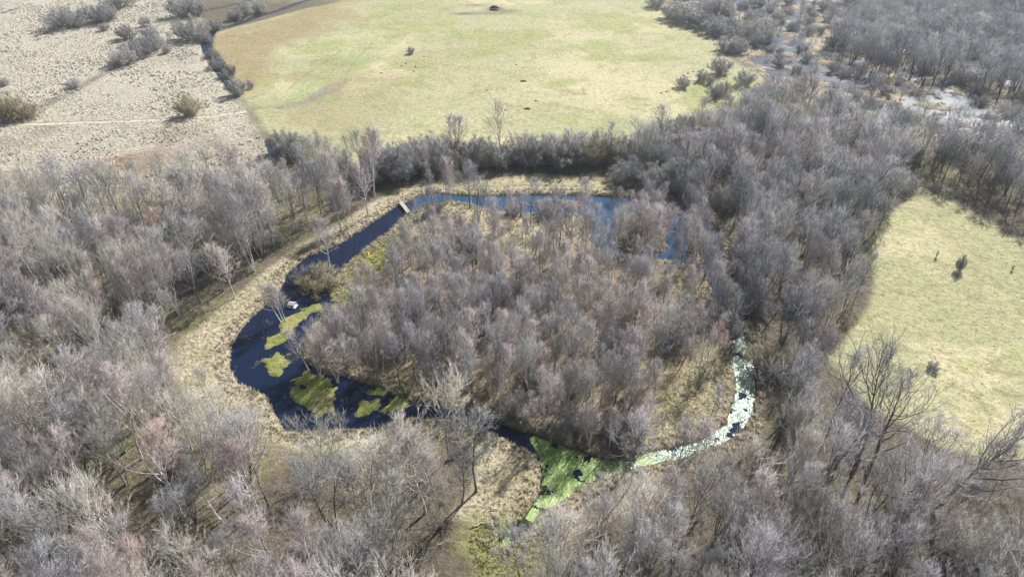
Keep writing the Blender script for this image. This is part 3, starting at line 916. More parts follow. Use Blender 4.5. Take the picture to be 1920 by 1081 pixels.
GAPS = [(poly(p), d) for p, d in (([(200,985),(260,940),(340,925),(360,975),(300,1010),(220,1030)], 0.03), ([(520,925),(640,900),(780,890),(860,930),(850,1000),(760,1070),(560,1075),(480,1010)], 0.22),
    ([(1440,830),(1560,830),(1640,880),(1760,920),(1900,950),(2100,985),(2100,1040),(1760,1010),(1560,930),(1440,870)], 0.30), ([(1280,885),(1350,845),(1440,830),(1470,880),(1430,960),(1300,960)], 0.0),
    ([(180,640),(300,600),(320,650),(220,690)], 0.35), ([(150,500),(260,470),(280,520),(180,560)], 0.35), ([(1040,1000),(1180,930),(1260,930),(1200,990),(1100,1050)], 0.2))]
def clear1(xs, ys):
    d = np.clip(0.25 + 3.0 * (fbm(xs, ys, 14.0, 2, 91) - 0.32), 0.10, 1)
    for G, f in GAPS:
        d = np.where(sdist(G, xs, ys) > 0, d * f, d)
    return d
plant(W_LEFT, 2.75, 101, 'left', dict(poplar=34, birch=30, alder=26, pinkbirch=2, bush=8), 8.0, 15.5, density=clear1)
plant(W_FRONT, 3.0, 102, 'front', dict(alder=54, poplar=26, birch=14, bush=6), 9.0, 15.5, density=clear1)
plant(W_RIGHT, 3.2, 103, 'right', dict(alder=72, birch=10, poplar=6, bush=12), 8.0, 14.0)
plant(BELT, 3.0, 104, 'belt', dict(bush=66, olivebush=8, alder=10, poplar=9, birch=7), 6.5, 13.0)
OPEN_N = poly([(740,470),(880,440),(1110,455),(1130,520),(1060,560),(900,540),(760,530)])
OPEN_W = poly([(555,555),(640,530),(665,590),(630,650),(600,668),(555,665)])
OPEN_NE = poly([(1080,462),(1190,478),(1262,490),(1255,560),(1100,560)])
def isl_density(xs, ys):
    d = np.full(xs.shape, 0.95)
    d = np.where(sdist(STRAW_N, xs, ys) > -0.5, 0.045, d)
    d = np.where(sdist(OLIVE_W, xs, ys) > -3.2, 0.0, d)
    d = np.where(sdist(STRAW_E, xs, ys) > -0.5, 0.05, d)
    d = np.where(sdist(OPEN_N, xs, ys) > 0, d * 0.3, d)
    d = np.where(sdist(OPEN_NE, xs, ys) > 0, d * 0.2, d)
    d = np.where(sdist(OPEN_W, xs, ys) > 0, 0.0, d)
    return d * np.clip(0.48 + 2.2 * (fbm(xs, ys, 12.0, 2, 95) - 0.28), 0.2, 1)
plant(ISLAND, 2.12, 105, 'island', dict(birch=40, alder=40, pinkbirch=3, poplar=7, bush=10), 6.5, 11.5, density=isl_density)
plant(CLUMP, 1.7, 108, 'island', dict(birch=60, alder=40), 5.5, 8.5)
plant(CLUMP2, 1.8, 109, 'island', dict(birch=40, alder=60), 5.5, 8.5)
plant(poly([(1370,470),(1396,470),(1412,560),(1428,622),(1408,622),(1390,560)]), 1.9, 112, 'right', dict(alder=70, birch=15, bush=15), 8.0, 12.0)
plant(poly([(1322,500),(1338,545),(1358,606),(1342,612),(1318,548),(1304,505)]), 1.9, 113, 'island', dict(alder=60, birch=40), 7.0, 10.5)
plant(poly([(575,300),(700,308),(745,335),(715,348),(640,358),(560,350)]), 2.8, 114, 'left', dict(poplar=45, birch=20, alder=15, bush=20), 8.0, 12.5)
plant(BELT2, 2.6, 110, 'belt', dict(bush=80, alder=20), 7.0, 10.0)
plant(W_EAST, 3.2, 106, 'east', dict(alder=78, poplar=8, birch=6, bush=8), 8.0, 13.5, ragged=8.0)
plant(W_FAR, 3.2, 107, 'far', dict(alder=86, poplar=6, bush=8), 7.5, 14.0, ragged=30.0)
MSCRUB = poly([(1240,-10),(1400,60),(1480,150),(1620,215),(1900,235),(1900,205),(1640,140),(1560,95),(1570,20),(1620,-30),(1240,-40)])
plant(MSCRUB, 4.2, 111, 'far', dict(bush=60, alder=40), 5.0, 9.0, ragged=10.0, density=lambda x, y: np.where(fbm(x, y, 22.0, 2, 97) > 0.56, 0.4, 0.03))

PLACE = dict(left='in the crowded wood west of the pond', front='in the lower right wood south of the channel', right='in the dark wood between pond and right meadow',
             belt='in the belt between pond and north meadow', island='in the thicket on the island inside the pond', east='in the wood under the marsh beside the right meadow')
LOOK = dict(birch='bare white-stemmed birch', pinkbirch='bare pink-twigged birch', alder='bare purplish-grey alder', poplar='bare pale grey poplar',
            bush='low grey willow bush', olivebush='low olive willow bush', oak='dark oak', sapling='young alder', palepoplar='creamy poplar')
plan.sort()
counts = {}
for o in C.objects:
    if o.get('category'):
        n = o.name.split('.')[0]
        counts[n] = counts.get(n, 0) + 1
wood = {'distant_wood': [], 'outer_wood': []}
def in_frame(x, y, z, m=0):
    u, v = to_px(x, y, z)
    return -m < u < 1920 + m and -m < v < 1081 + m
# things one can find in the photograph, and where they stand (pixels)
MARKS = [(px, py, nm) for px, py, nm in (
    (343,968,'the tallest pink birch'), (490,975,'the pink birch with ladder-like branches'), (222,1003,'the crooked pink birch'), (80,992,'the slim pink birch'),
    (280,965,'the dark shaded hollow'), (150,850,'the tall pale poplar'), (390,900,'the pale poplar above the hollow'), (215,640,'the pink birch of the mossy clearing'),
    (245,520,'the large pink birch'), (420,545,'the round poplar at the bank'), (490,480,'the poplar where the bank narrows'), (420,800,'the cream crown at the bank bend'),
    (610,885,'the poplar over the south pond arm'), (842,862,'the bright silvery crown'), (797,962,'the poplar with a mossy foot'), (705,1010,'the widest silvery crown'),
    (1045,1085,'the silvery crown by the outlet'), (893,922,'the straight dark tree on the clearing'), (60,440,'the top corner of the west wood'), (60,600,'the mossy gap at the photo edge'),
    (40,760,'the dark gap at the photo edge'), (350,420,'the reed field edge'), (560,400,'the wood corner by the meadow'), (640,430,'the four northwest birches'), (330,680,'the wide grassy bank'),
    (560,950,'the striped shadows'), (100,1060,'the bottom corner of the photo'), (420,1060,'the bottom edge below the hollow'),
    (1606,872,'the tall dark twin trees'), (1748,962,'the thick leaning trunk'), (1553,815,'the single straight dark tree'), (1473,795,'the many-stemmed alder'),
    (1184,905,'the lone tree by the duckweed'), (1830,985,'the white-branched birch'), (1380,900,'the shady gap by the channel'), (1200,1040,'the bottom edge right of the outlet'),
    (1450,1040,'the bottom edge below the channel'), (1880,1050,'the bottom right corner'), (1650,1050,'the bottom edge below the twin trees'),
    (1404,690,'the brown-olive channel bush'), (1385,560,'the shaded upper channel'), (1345,450,'the dark northeast water'), (1668,352,'the brightest creamy crown'), (1590,392,'the small creamy crown'),
    (1540,405,'the pale crown in the right wood'), (1610,480,'the notch of the right meadow'), (1620,560,'the bulge at the right meadow'), (1500,640,'the low corner of the right meadow'), (1450,480,'the heart of the right wood'),
    (1420,300,'the yellow straw gap'), (1300,335,'the northeast pond corner'), (1720,330,'the tip of the right meadow'), (1850,330,'the far right photo edge'), (1480,220,'the head of the right wood'), (1620,260,'the pale marsh strip'),
    (526,600,'the three spit birches'), (617,497,'the white-limbed shore birch'), (600,532,'the round olive willow'), (843,374,'the many-stemmed north birch'), (1045,474,'the slender straw alders'),
    (852,722,'the brightest white-limbed island tree'), (820,602,'the white birch skeletons'), (632,712,'the tawny birch in the flood'), (1205,462,'the flooded clump'), (700,580,'the olive island shore'),
    (930,560,'the windthrown island stems'), (1060,650,'the dark fallen island stem'), (1000,800,'the south shore of the island'), (1300,700,'the straw east shore'), (1150,560,'the east island thicket'), (1180,740,'the southeast island slope'), (740,660,'the west island thicket'), (900,460,'the north island straw'),
    (750,335,'the west end of the belt'), (860,320,'the belt above the north birch'), (960,325,'the footpath on the north bank'), (1080,325,'the straw opening of the north bank'), (1200,315,'the east end of the footpath'), (1340,270,'the east end of the belt'))]
SHORT = dict(birch='birch', pinkbirch='pink birch', alder='alder', poplar='pale poplar', bush='willow bush', olivebush='olive willow bush')
ORD = ('first', 'second', 'third', 'fourth', 'fifth', 'sixth', 'seventh', 'eighth', 'ninth', 'tenth', 'eleventh', 'twelfth')
SIZE = ('tallest', 'second tallest', 'third tallest')
keep, cells = [], {}
for dist, k, x, y, hm, zn in plan:
    if zn == 'far':
        wood['distant_wood'].append((x, y, k, hm))
    elif not (in_frame(x, y, hm * 0.75) or in_frame(x, y, 1.0)):
        wood['outer_wood'].append((x, y, k, hm))
    elif counts.get(NAME[k], 0) >= 298:
        wood['distant_wood'].append((x, y, k, hm))
    else:
        counts[NAME[k]] = counts.get(NAME[k], 0) + 1
        u, v = to_px(x, y, 0.0)
        best = min(MARKS, key=lambda m: (m[0] - u) ** 2 + 1.6 * (m[1] - v) ** 2)
        du, dv = u - best[0], 1.3 * (v - best[1])
        side = ('right of' if du > 0 else 'left of') if abs(du) > abs(dv) else ('below' if dv > 0 else 'above')
        key = (SHORT[k], side, best[2])
        cells.setdefault(key, []).append((du * du + dv * dv, len(keep)))
        keep.append([k, x, y, hm, zn, key])
for key, lst in cells.items():
    lst.sort()
    for n, (_, i) in enumerate(lst):
        k, x, y, hm, zn, _ = keep[i]
        lead = ('bare ' if 'bush' not in key[0] else '') + key[0]
        if len(lst) == 1:
            lb = f'{lead}, the one {key[1]} {key[2]}'
        else:
            lb = f'{lead}, {ORD[min(n, 11)]} outward {key[1]} {key[2]}'
        place_tree(k, x, y, hm, lb, LOOK[k].split(' ', 1)[1] + ' trees ' + PLACE[zn],
                   lean=(rnd.gauss(0, 0.05), rnd.gauss(-0.02, 0.06)), wide=rnd.uniform(*((0.62, 0.92) if zn == 'island' and k not in ('bush', 'olivebush') else (0.62, 0.98) if k not in ('bush', 'olivebush') else (0.8, 1.15))))
print('COUNTS', counts, {k: len(v) for k, v in wood.items()})

def wood_mass(name, items, label):
    """One mass of trees: points that carry whole trees by geometry nodes."""
    r = np.random.default_rng(5)
    grown = {}                     # mesh name -> a planted part that shows it
    for ob in C.objects:
        if ob.type == 'MESH' and ob.name.split('.')[0] in ('trunk', 'crown'):
            grown.setdefault(ob.data.name, ob)
    avail = {k: [v for v in range(len(KINDS[k])) if all(m.name in grown for m in KINDS[k][v])] for k in {i[2] for i in items}}
    items = [i for i in items if avail[i[2]]]
    pts = np.array([(x, y) for x, y, k, h in items])
    variants = sorted((k, v) for k in avail for v in avail[k])
    pick = np.array([variants.index((k, avail[k][int(r.integers(len(avail[k])))])) for x, y, k, h in items], np.int32)
    z = ground_z(pts[:, 0], pts[:, 1])
    me = bpy.data.meshes.new(name)
    me.from_pydata([(x, y, zz) for (x, y), zz in zip(pts, z)], [], [])
    me.attributes.new('pick', 'INT', 'POINT').data.foreach_set('value', pick)
    sc_ = np.array([h / BASEH.get(k, 10.0) for x, y, k, h in items], np.float32)
    me.attributes.new('size', 'FLOAT', 'POINT').data.foreach_set('value', sc_)
    rot = np.stack([r.normal(0, 0.05, len(items)), r.normal(0, 0.05, len(items)), r.uniform(0, 6.28, len(items))], 1).astype(np.float32)
    me.attributes.new('turn', 'FLOAT_VECTOR', 'POINT').data.foreach_set('vector', rot.ravel())
    o = add(name, me, kind='stuff', label=label, category='wood')
    ng = bpy.data.node_groups.new(name, 'GeometryNodeTree')
    ng.interface.new_socket('Geometry', in_out='INPUT', socket_type='NodeSocketGeometry')
    ng.interface.new_socket('Geometry', in_out='OUTPUT', socket_type='NodeSocketGeometry')
    gi, go = ng.nodes.new('NodeGroupInput'), ng.nodes.new('NodeGroupOutput')
    jn = ng.nodes.new('GeometryNodeJoinGeometry')
    def attr(nm, typ):
        n = ng.nodes.new('GeometryNodeInputNamedAttribute')
        n.data_type = typ
        n.inputs['Name'].default_value = nm
        return n.outputs['Attribute']
    ap, asz, at = attr('pick', 'INT'), attr('size', 'FLOAT'), attr('turn', 'FLOAT_VECTOR')
    for i, (k, v) in enumerate(variants):
        cmp_ = ng.nodes.new('FunctionNodeCompare')
        cmp_.data_type = 'INT'
        cmp_.operation = 'EQUAL'
        ng.links.new(ap, cmp_.inputs[2])
        cmp_.inputs[3].default_value = i
        for part in (0, 1):
            src = grown[KINDS[k][v][part].name]
            inf = ng.nodes.new('GeometryNodeObjectInfo')
            inf.transform_space = 'ORIGINAL'
            inf.inputs['Object'].default_value = src
            inf.inputs['As Instance'].default_value = True
            ins = ng.nodes.new('GeometryNodeInstanceOnPoints')
            ng.links.new(gi.outputs[0], ins.inputs['Points'])
            ng.links.new(cmp_.outputs[0], ins.inputs['Selection'])
            ng.links.new(inf.outputs['Geometry'], ins.inputs['Instance'])
            ng.links.new(at, ins.inputs['Rotation'])
            ng.links.new(asz, ins.inputs['Scale'])
            ng.links.new(ins.outputs[0], jn.inputs[0])
    ng.links.new(jn.outputs[0], go.inputs[0])
    md = o.modifiers.new('trees', 'NODES')
    md.node_group = ng
    return o
wood_mass('distant_wood', wood['distant_wood'], 'dark grey mass of bare trees at the top right beyond the marsh')
wood_mass('outer_wood', wood['outer_wood'], 'bare trees of the woods running on past the photo edges')

# ------------------------------------------------------------------ ground cover that nobody could count
def tufts(name, pts, n, r0, l0, l1, spread, mats, label, cat, seed, zoff=-0.05):
    r = np.random.default_rng(seed)
    pts = np.asarray(pts)
    z = ground_z(pts[:, 0], pts[:, 1])
    keep = z > WZ - 0.08
    pts, z = pts[keep], z[keep]
    N = len(pts)
    base = np.column_stack([pts, z + zoff])
    p = np.repeat(base, n, 0) + np.column_stack([r.normal(0, 0.10, (N * n, 2)), np.zeros(N * n)])
    d = np.column_stack([r.normal(0, spread, (N * n, 2)), np.ones(N * n)])
    d /= np.linalg.norm(d, axis=1)[:, None]
    size = np.repeat(r.uniform(0.6, 1.4, N), n)
    mb = MB()
    mb.spikes(p, d, r.uniform(l0, l1, N * n) * size, r0 * r.uniform(0.7, 1.3, N * n) * size)
    return add(name, mb.mesh(name, mats), kind='stuff', label=label, category=cat)

def spread_pts(P, n, seed, test=None):
    r = np.random.default_rng(seed)
    lo, hi = P.min(0), P.max(0)
    out = np.empty((0, 2))
    while len(out) < n:
        q = np.column_stack([r.uniform(lo[0], hi[0], n * 2), r.uniform(lo[1], hi[1], n * 2)])
        m = sdist(P, q[:, 0], q[:, 1]) > 0.2
        q = q[m]
        if test is not None:
            q = q[test(q[:, 0], q[:, 1])]
        u, v = to_px(q[:, 0], q[:, 1])
        q = q[(u > -60) & (u < 1980) & (v > -20) & (v < 1140)]
        out = np.concatenate([out, q])
        if len(q) == 0:
            break
    return out[:n]

M['straw'] = plain('straw', (0.30, 0.255, 0.17), (0.50, 0.44, 0.32), 0.9, 0.8)
M['reed'] = plain('reed', (0.40, 0.355, 0.285), (0.60, 0.55, 0.455), 0.9, 0.12)
M['sedge'] = plain('sedge', (0.16, 0.175, 0.05), (0.31, 0.285, 0.13), 0.9, 0.6)
M['mat_sedge'] = plain('mat_sedge', (0.14, 0.18, 0.045), (0.27, 0.28, 0.09), 0.9, 0.5)
M['brush'] = plain('brush', (0.15, 0.125, 0.10), (0.30, 0.265, 0.22), 0.9, 0.4)
clump = lambda s, thr, sd_: (lambda x, y: fbm(x, y, s, 3, sd_) > thr)
tufts('reeds', spread_pts(FIELD_L, 15000, 201, lambda x, y: (fbm(x, y, 5.0, 3, 301) > 0.36) & (fbm(x, y, 28.0, 3, 311) + 0.25 * fbm(x, y, 4.0, 2, 312) > 0.52)), 6, 0.06, 0.2, 0.6, 0.45, M['reed'], 'pale dry reeds covering the field left of the ditch', 'reeds', 1)
tufts('reed_tussocks', spread_pts(FIELD_L, 3600, 251, lambda x, y: fbm(x, y, 12.0, 3, 321) > 0.5), 9, 0.09, 0.4, 1.0, 0.35, M['reed'], 'tall reed tussocks in drifts across the reed field', 'reeds', 11)
tufts('marsh_sedge', spread_pts(MARSH, 7000, 202, clump(6.0, 0.42, 302)), 6, 0.07, 0.3, 0.7, 0.4, M['straw'], 'tawny dead sedge between the marsh pools', 'sedge', 2)
def near_shore(x, y):
    _, sd_, mt, _, _, rd, _ = height(x, y, True)
    r = np.random.default_rng(8)
    return ((sd_ > -0.1) & (sd_ < 2.2)) & (r.uniform(0, 1, len(x)) < 0.8)
big = poly([(430,330),(1420,330),(1440,860),(1100,1040),(900,1040),(400,860),(320,640)])
tufts('bank_tussocks', spread_pts(big, 5200, 203, near_shore), 12, 0.045, 0.3, 0.65, 0.5, M['straw'], 'straw tussocks along the banks of the pond', 'tussocks', 3)
tufts('bank_grass', np.concatenate([spread_pts(BANK_W, 4500, 204), spread_pts(STRAW_N, 2500, 205), spread_pts(STRAW_E, 2500, 206), spread_pts(BANK_N, 1200, 210)]), 6, 0.035, 0.15, 0.5, 0.7,
      M['straw'], 'flattened dry grass on the pond banks', 'grass', 4)
tufts('pond_reeds', spread_pts(REEDS, 600, 207), 8, 0.03, 0.25, 0.6, 0.3, M['straw'], 'brown reed bed in the north arm of the pond', 'reeds', 5)
matpts = np.concatenate([spread_pts(OLIVE_W, 1200, 220), spread_pts(OLIVE_S, 700, 221)])
tufts('green_sedge', matpts, 9, 0.045, 0.15, 0.4, 0.6, M['sedge'], 'yellow-green sedge on the spit and the wet shores', 'sedge', 6)
under = np.concatenate([spread_pts(P, n, sd_) for P, n, sd_ in ((W_LEFT, 5200, 231), (W_FRONT, 3200, 232), (W_RIGHT, 2200, 233), (ISLAND, 3600, 234), (BELT, 900, 235), (W_EAST, 1200, 236))])
tufts('mat_sedge', np.concatenate([spread_pts(Q, 420, 208 + i) for i, Q in enumerate(MATS)]), 7, 0.03, 0.06, 0.2, 0.8, M['mat_sedge'], 'low green moss and sedge on the mats of the west pond', 'sedge', 9)
tufts('undergrowth', under, 9, 0.018, 0.5, 1.6, 0.7, M['brush'], 'brushwood and dead stems on the floor of the woods', 'undergrowth', 7)
mead = np.concatenate([spread_pts(MEADOW_N, 9000, 241), spread_pts(MEADOW_R, 7000, 242)])
M['meadow_grass'] = plain('meadow_grass', (0.27, 0.265, 0.13), (0.48, 0.445, 0.28), 0.9, 0.25)
tufts('meadow_grass', mead, 5, 0.05, 0.08, 0.22, 0.9, M['meadow_grass'], 'short grazed grass tufts on the meadows', 'grass', 8)

# ------------------------------------------------------------------ duckweed and floating leaves
def flecks(name, P, per_m2, thr, s0, s1, mat, label, cat, seed, z=WZ + 0.012, scale=2.0, tilt=0.05):
    r = np.random.default_rng(seed)
    lo, hi = P.min(0), P.max(0)
    n = int((hi - lo).prod() * per_m2)
    x, y = r.uniform(lo[0], hi[0], n), r.uniform(lo[1], hi[1], n)
    sdp = sdist(P, x, y)
    m = (sdp > 0) & (fbm(x, y, scale, 4, seed) > thr + 0.09 * sstep(0.9, 0.0, sdp) * r.uniform(0, 1, n))
    x, y = x[m], y[m]
    k = ground_z(x, y) < WZ
    x, y = x[k], y[k]
    N = len(x)
    a0 = r.uniform(0, 6.28, N)
    s = r.uniform(s0, s1, N)
    ang = a0[:, None] + np.arange(6)[None] * math.pi / 3
    rad = s[:, None] * r.uniform(0.6, 1.15, (N, 6))
    tx, ty = r.normal(0, tilt, N), r.normal(0, tilt, N)
    dx, dy = np.cos(ang) * rad, np.sin(ang) * rad
    vx, vy = x[:, None] + dx, y[:, None] + dy
    vz = z + dx * tx[:, None] + dy * ty[:, None] + r.uniform(0, 0.006, N)[:, None]
    v = np.stack([vx, vy, vz], 2).reshape(-1, 3)
    t = (np.array([[0, 1, 2], [0, 2, 3], [0, 3, 4], [0, 4, 5]])[None] + np.arange(N)[:, None, None] * 6)
    return add(name, mesh_from(name, v, t, mat, False), kind='stuff', label=label, category=cat)
M['duckweed'] = plain('duckweed', (0.17, 0.28, 0.06), (0.38, 0.50, 0.14), 0.4, 1.2, 0.4)
M['scum'] = plain('scum', (0.07, 0.16, 0.10), (0.24, 0.33, 0.20), 0.24, 0.9, 0.5)
TRI = poly([(985,806),(1035,820),(1090,840),(1230,838),(1230,870),(1150,892),(1095,912),(1030,950),(1000,975),(985,966),(1008,930),(1020,890),(1012,850)])
flecks('duckweed', TRI, 330, 0.285, 0.03, 0.085, M['duckweed'], 'bright green duckweed where the channels meet', 'duckweed', 31, scale=1.5, tilt=0.12)
CH = poly([(1150,850),(1300,815),(1362,785),(1368,740),(1365,640),(1355,600),(1402,600),(1422,720),(1420,775),(1396,812),(1303,854),(1150,895)])
flecks('floating_scum', CH, 380, 0.34, 0.03, 0.08, M['scum'], 'pale glinting weed floating on the east channel', 'weed', 32, tilt=0.14, scale=1.5)
POOL = poly([(1005,985),(975,1012),(940,1022),(930,1005),(970,968),(1000,966)])
flecks('outlet_duckweed', POOL, 90, 0.55, 0.04, 0.12, M['duckweed'], 'few duckweed patches on the dark outlet pool', 'duckweed', 33, scale=1.2)
PONDW = poly([(440,640),(520,560),(640,560),(700,700),(760,770),(560,800),(440,720)])
flecks('pond_weed', PONDW, 14, 0.68, 0.03, 0.09, M['sedge'], 'loose weed floating on the dark west pond', 'weed', 34, scale=1.6)

# ------------------------------------------------------------------ track and footpath
def strip(name, px, width, mat, lift=0.05):
    P = np.array([ground(*p) for p in px])
    t = np.linspace(0, len(P) - 1, 14 * len(P))
    i = np.minimum(t.astype(int), len(P) - 2)
    Q = P[i] + (P[i + 1] - P[i]) * (t - i)[:, None]
    d = np.gradient(Q, axis=0)
    d /= np.linalg.norm(d, axis=1)[:, None]
    nrm = np.stack([-d[:, 1], d[:, 0]], 1)
    cols = np.linspace(-0.5, 0.5, 5) * width
    G = Q[:, None] + nrm[:, None] * (cols[None, :, None] * (1 + 0.3 * (fbm(Q[:, 0], Q[:, 1], 3, 2, 9) - 0.5))[:, None, None])
    x, y = G[..., 0].ravel(), G[..., 1].ravel()
    z = ground_z(x, y) + lift
    k = np.arange(len(x)).reshape(G.shape[:2])
    a, b, c, e = k[:-1, :-1].ravel(), k[:-1, 1:].ravel(), k[1:, 1:].ravel(), k[1:, :-1].ravel()
    return add(name, mesh_from(name, np.stack([x, y, z], 1), np.concatenate([np.stack([a, c, b], 1), np.stack([a, e, c], 1)]), mat), kind='structure')
M['track'] = plain('track', (0.40, 0.36, 0.27), (0.52, 0.47, 0.36), 0.95, 0.8, 0.1)
M['rut'] = plain('rut', (0.22, 0.19, 0.14), (0.34, 0.30, 0.22), 0.95, 0.8, 0.1)
strip('track', [(-80,238),(100,232),(200,228),(300,224),(400,217),(462,208)], 2.4, M['track'])
strip('track_rut', [(-80,236),(100,230),(200,226),(300,222),(400,215),(462,206)], 0.5, M['rut'], 0.09)
strip('footpath', [(900,349),(960,347),(1040,347),(1110,350),(1160,354)], 0.9, M['rut'])

# ------------------------------------------------------------------ small things by the pond
M['white_paint'] = plain('white_paint', (0.70, 0.70, 0.68), (0.82, 0.82, 0.80), 0.5, 4.0, 0.4)
M['grey_wood'] = plain('grey_wood', (0.30, 0.28, 0.25), (0.46, 0.43, 0.38), 0.8, 6.0)
M['dark'] = plain('doorway_shade', (0.01, 0.01, 0.01), (0.02, 0.02, 0.02), 0.9)
x, y = ground(549, 574, WZ)
dh = bpy.data.objects.new('duck_house', None)
C.objects.link(dh)
dh.location = (x, y, WZ)
dh.rotation_euler = (0, 0, D(-12))
dh['label'] = 'small white duck house floating beside the mossy spit'
dh['category'] = 'duck house'
mb = MB(); mb.box((-0.75, -0.6, -0.05), (0.75, 0.6, 0.14)); add('raft', mb.mesh('raft', M['white_paint'], False), dh)
mb = MB(); mb.box((-0.5, -0.35, 0.14), (0.5, 0.4, 0.66)); add('house_wall', mb.mesh('house_wall', M['white_paint'], False), dh)
mb = MB(); mb.box((-0.13, -0.362, 0.17), (0.13, -0.34, 0.50)); add('doorway_shade_panel', mb.mesh('doorway_shade_panel', M['dark'], False), dh)  # near-black panel on the closed wall, its colour stands for the doorway's shade
for s in (-1, 1):
    mb = MB()
    mb.put([(-0.66, s * 0.52, 0.60), (0.66, s * 0.52, 0.60), (0.66, 0.0, 0.95), (-0.66, 0.0, 0.95), (-0.66, s * 0.52, 0.65), (0.66, s * 0.52, 0.65), (0.66, 0.0, 1.0), (-0.66, 0.0, 1.0)],
           [(0,1,2),(0,2,3),(4,6,5),(4,7,6),(0,4,5),(0,5,1),(0,3,7),(0,7,4),(1,5,6),(1,6,2)])
    add('roof', mb.mesh('roof', M['white_paint'], False), dh)
# plank bridge over the northwest channel
(x0, y0), (x1, y1) = ground(752, 380), ground(766, 398)
br = bpy.data.objects.new('plank_bridge', None)
C.objects.link(br)
br.location = ((x0 + x1) / 2, (y0 + y1) / 2, 0)
br.rotation_euler = (0, 0, math.atan2(y1 - y0, x1 - x0))
br['label'] = 'weathered plank footbridge across the narrow northwest channel'
br['category'] = 'footbridge'
hl = math.hypot(x1 - x0, y1 - y0) / 2 + 0.3
for k in range(3):
    mb = MB(); mb.box((-hl, -0.45 + k * 0.31, 0.06 + 0.01 * k), (hl, -0.17 + k * 0.31, 0.12 + 0.01 * k)); add('plank', mb.mesh('plank', M['grey_wood'], False), br)
for sx in (-1, 1):
    for sy in (-1, 1):
        mb = MB(); mb.tube([(sx * hl * 0.6, sy * 0.5, -1.3), (sx * hl * 0.6, sy * 0.5, 0.3)], [0.07, 0.06], 7, True); add('post', mb.mesh('post', M['grey_wood']), br)

def log(px0, px1, r0, label, twigs=5, seed=0, lift=0.12):
    (ax, ay), (bx, by) = ground(*px0), ground(*px1)
    r = np.random.default_rng(seed)
    n = 7
    t = np.linspace(0, 1, n)
    x, y = ax + (bx - ax) * t + r.normal(0, 0.12, n), ay + (by - ay) * t + r.normal(0, 0.12, n)
    z = np.maximum(ground_z(x, y), WZ) + lift + r.uniform(0, 0.1, n)
    mb = MB()
    P = np.stack([x, y, z], 1) - np.array([ax, ay, 0])
    mb.tube(P, np.linspace(r0, r0 * 0.35, n), 7, True)
    root = add('fallen_log', mb.mesh('fallen_log', M['dead_wood']), label=label, category='log')
    root.location = (ax, ay, 0)
    for k in range(twigs):
        p, d = lerp_path(P, 0.35 + 0.6 * k / max(1, twigs))
        B = grow(p, side_dir(d, 0.8, r.uniform(0, 6.28)) + np.array([0, 0, 0.5]), r.uniform(0.8, 1.8), 4, 0.15, 0.02, r)
        q = MB(); q.tube(B, np.linspace(r0 * 0.35, 0.008, 5), 4)
        add('branch', q.mesh('branch', M['dead_wood']), root)
log((922,978),(1945-1000-20,992), 0.10, 'pale fallen branch beside the dark outlet pool', 4, 1)
log((884,990),(924,976), 0.11, 'longest pale fallen log on the green bank by the outlet pool', 4, 2)
log((930,955),(902,948), 0.08, 'short forked dead branch on the clearing above the outlet pool', 3, 3)
log((228,628),(300,640), 0.16, 'fallen pale tree at the edge of the left wood by the bank', 6, 4)
log((265,650),(330,625), 0.14, 'second fallen pale stem crossing the one at the left wood edge', 5, 5)
log((1000,384),(968,374), 0.10, 'white fallen birch stem lying in the north arm of the pond', 4, 6)
log((905,555),(862,520), 0.12, 'pale windthrown stem on the upper island', 6, 7, 0.6)
log((868,560),(840,515), 0.12, 'windthrown birch with raised branches beside the upper-island stem', 6, 8, 0.8)
log((1075,665),(1050,620), 0.12, 'dark fallen stem in the middle of the island', 3, 9, 0.3)
log((1300,835),(1340,818), 0.07, 'thin dead branch on the bank of the east channel', 3, 10)

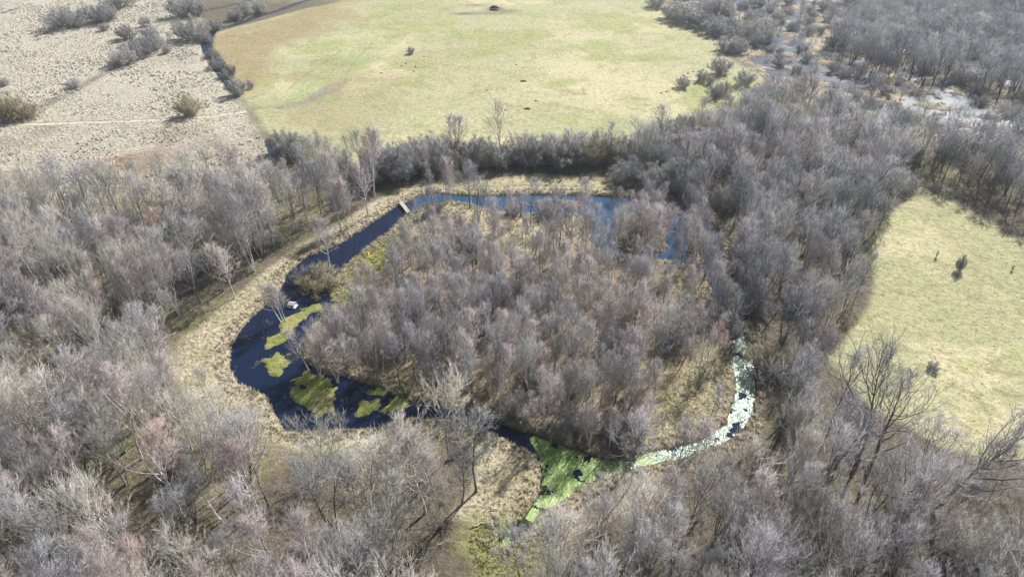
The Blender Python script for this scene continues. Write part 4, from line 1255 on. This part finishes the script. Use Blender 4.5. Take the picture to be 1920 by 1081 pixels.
# molehills and clods on the north meadow
M['peat'] = plain('peat', (0.03, 0.025, 0.02), (0.08, 0.065, 0.05), 0.95, 5.0, 0.1, 0.05)
def mound(px, py, rad, hgt_, label, seed, grp=None):
    x, y = ground(px, py)
    r = np.random.default_rng(seed)
    v, t = [(0, 0, hgt_)], []
    for ring, (fr, fz) in enumerate(((0.45, 0.85), (0.8, 0.4), (1.05, -0.25))):
        for k in range(10):
            a = k * 0.6283
            q = rad * fr * r.uniform(0.8, 1.2)
            v.append((math.cos(a) * q * 1.3, math.sin(a) * q, hgt_ * fz * r.uniform(0.8, 1.2)))
    for k in range(10):
        k2 = (k + 1) % 10
        t.append((0, 1 + k, 1 + k2))
        for b in (1, 11):
            t += [(b + k, b + 10 + k, b + 10 + k2), (b + k, b + 10 + k2, b + k2)]
    o = add('peat_mound', mesh_from('peat_mound', v, t, M['peat']), label=label, category='mound')
    if grp: o['group'] = grp
    o.location = (x, y, float(ground_z(x, y)) + 0.01)
mound(981, 153, 0.9, 0.35, 'dark peat clod alone in the middle of the north meadow', 1)
mound(988, 205, 0.8, 0.35, 'dark peat clod near the tree belt on the north meadow', 2)
mound(927, 15, 1.8, 0.9, 'upper dark mound of the dug hole at the top of the meadow', 3)
mound(926, 20, 1.7, 0.8, 'lower dark mound of the dug hole at the top of the meadow', 4)
for k, (px, py) in enumerate(((761,119),(753,124),(779,126),(776,134),(795,106),(715,137),(1038,68),(948,207),(1005,190),(912,170),(968,122))):
    mound(px, py, 0.35, 0.2, 'tiny dark molehill on the open north meadow', 20 + k, 'molehills on the north meadow')
for k, (px, py) in enumerate(((1284,143),(1281,141),(1290,138),(1300,135),(1310,134),(1272,150),(1262,168),(1250,172),(1240,175),(1318,131))):
    mound(px, py, 0.32, 0.22, 'tiny dark clod at the east edge of the north meadow', 40 + k, 'clods at the meadow edge')

# ------------------------------------------------------------------ haze
mb = MB()
mb.box((-1500, -1200, -4.0), (1500, 2200, H + 6))
hz = bpy.data.materials.new('haze')
hz.use_nodes = True
hn = hz.node_tree
hn.nodes.remove(hn.nodes['Principled BSDF'])
pv = hn.nodes.new('ShaderNodeVolumePrincipled')
pv.inputs['Color'].default_value = (0.84, 0.92, 1.0, 1)
pv.inputs['Density'].default_value = 0.0002
pv.inputs['Anisotropy'].default_value = 0.45
hn.links.new(pv.outputs[0], hn.nodes['Material Output'].inputs['Volume'])
add('haze', mb.mesh('haze', hz, False), kind='stuff', label='thin pale air haze over the whole landscape', category='haze')
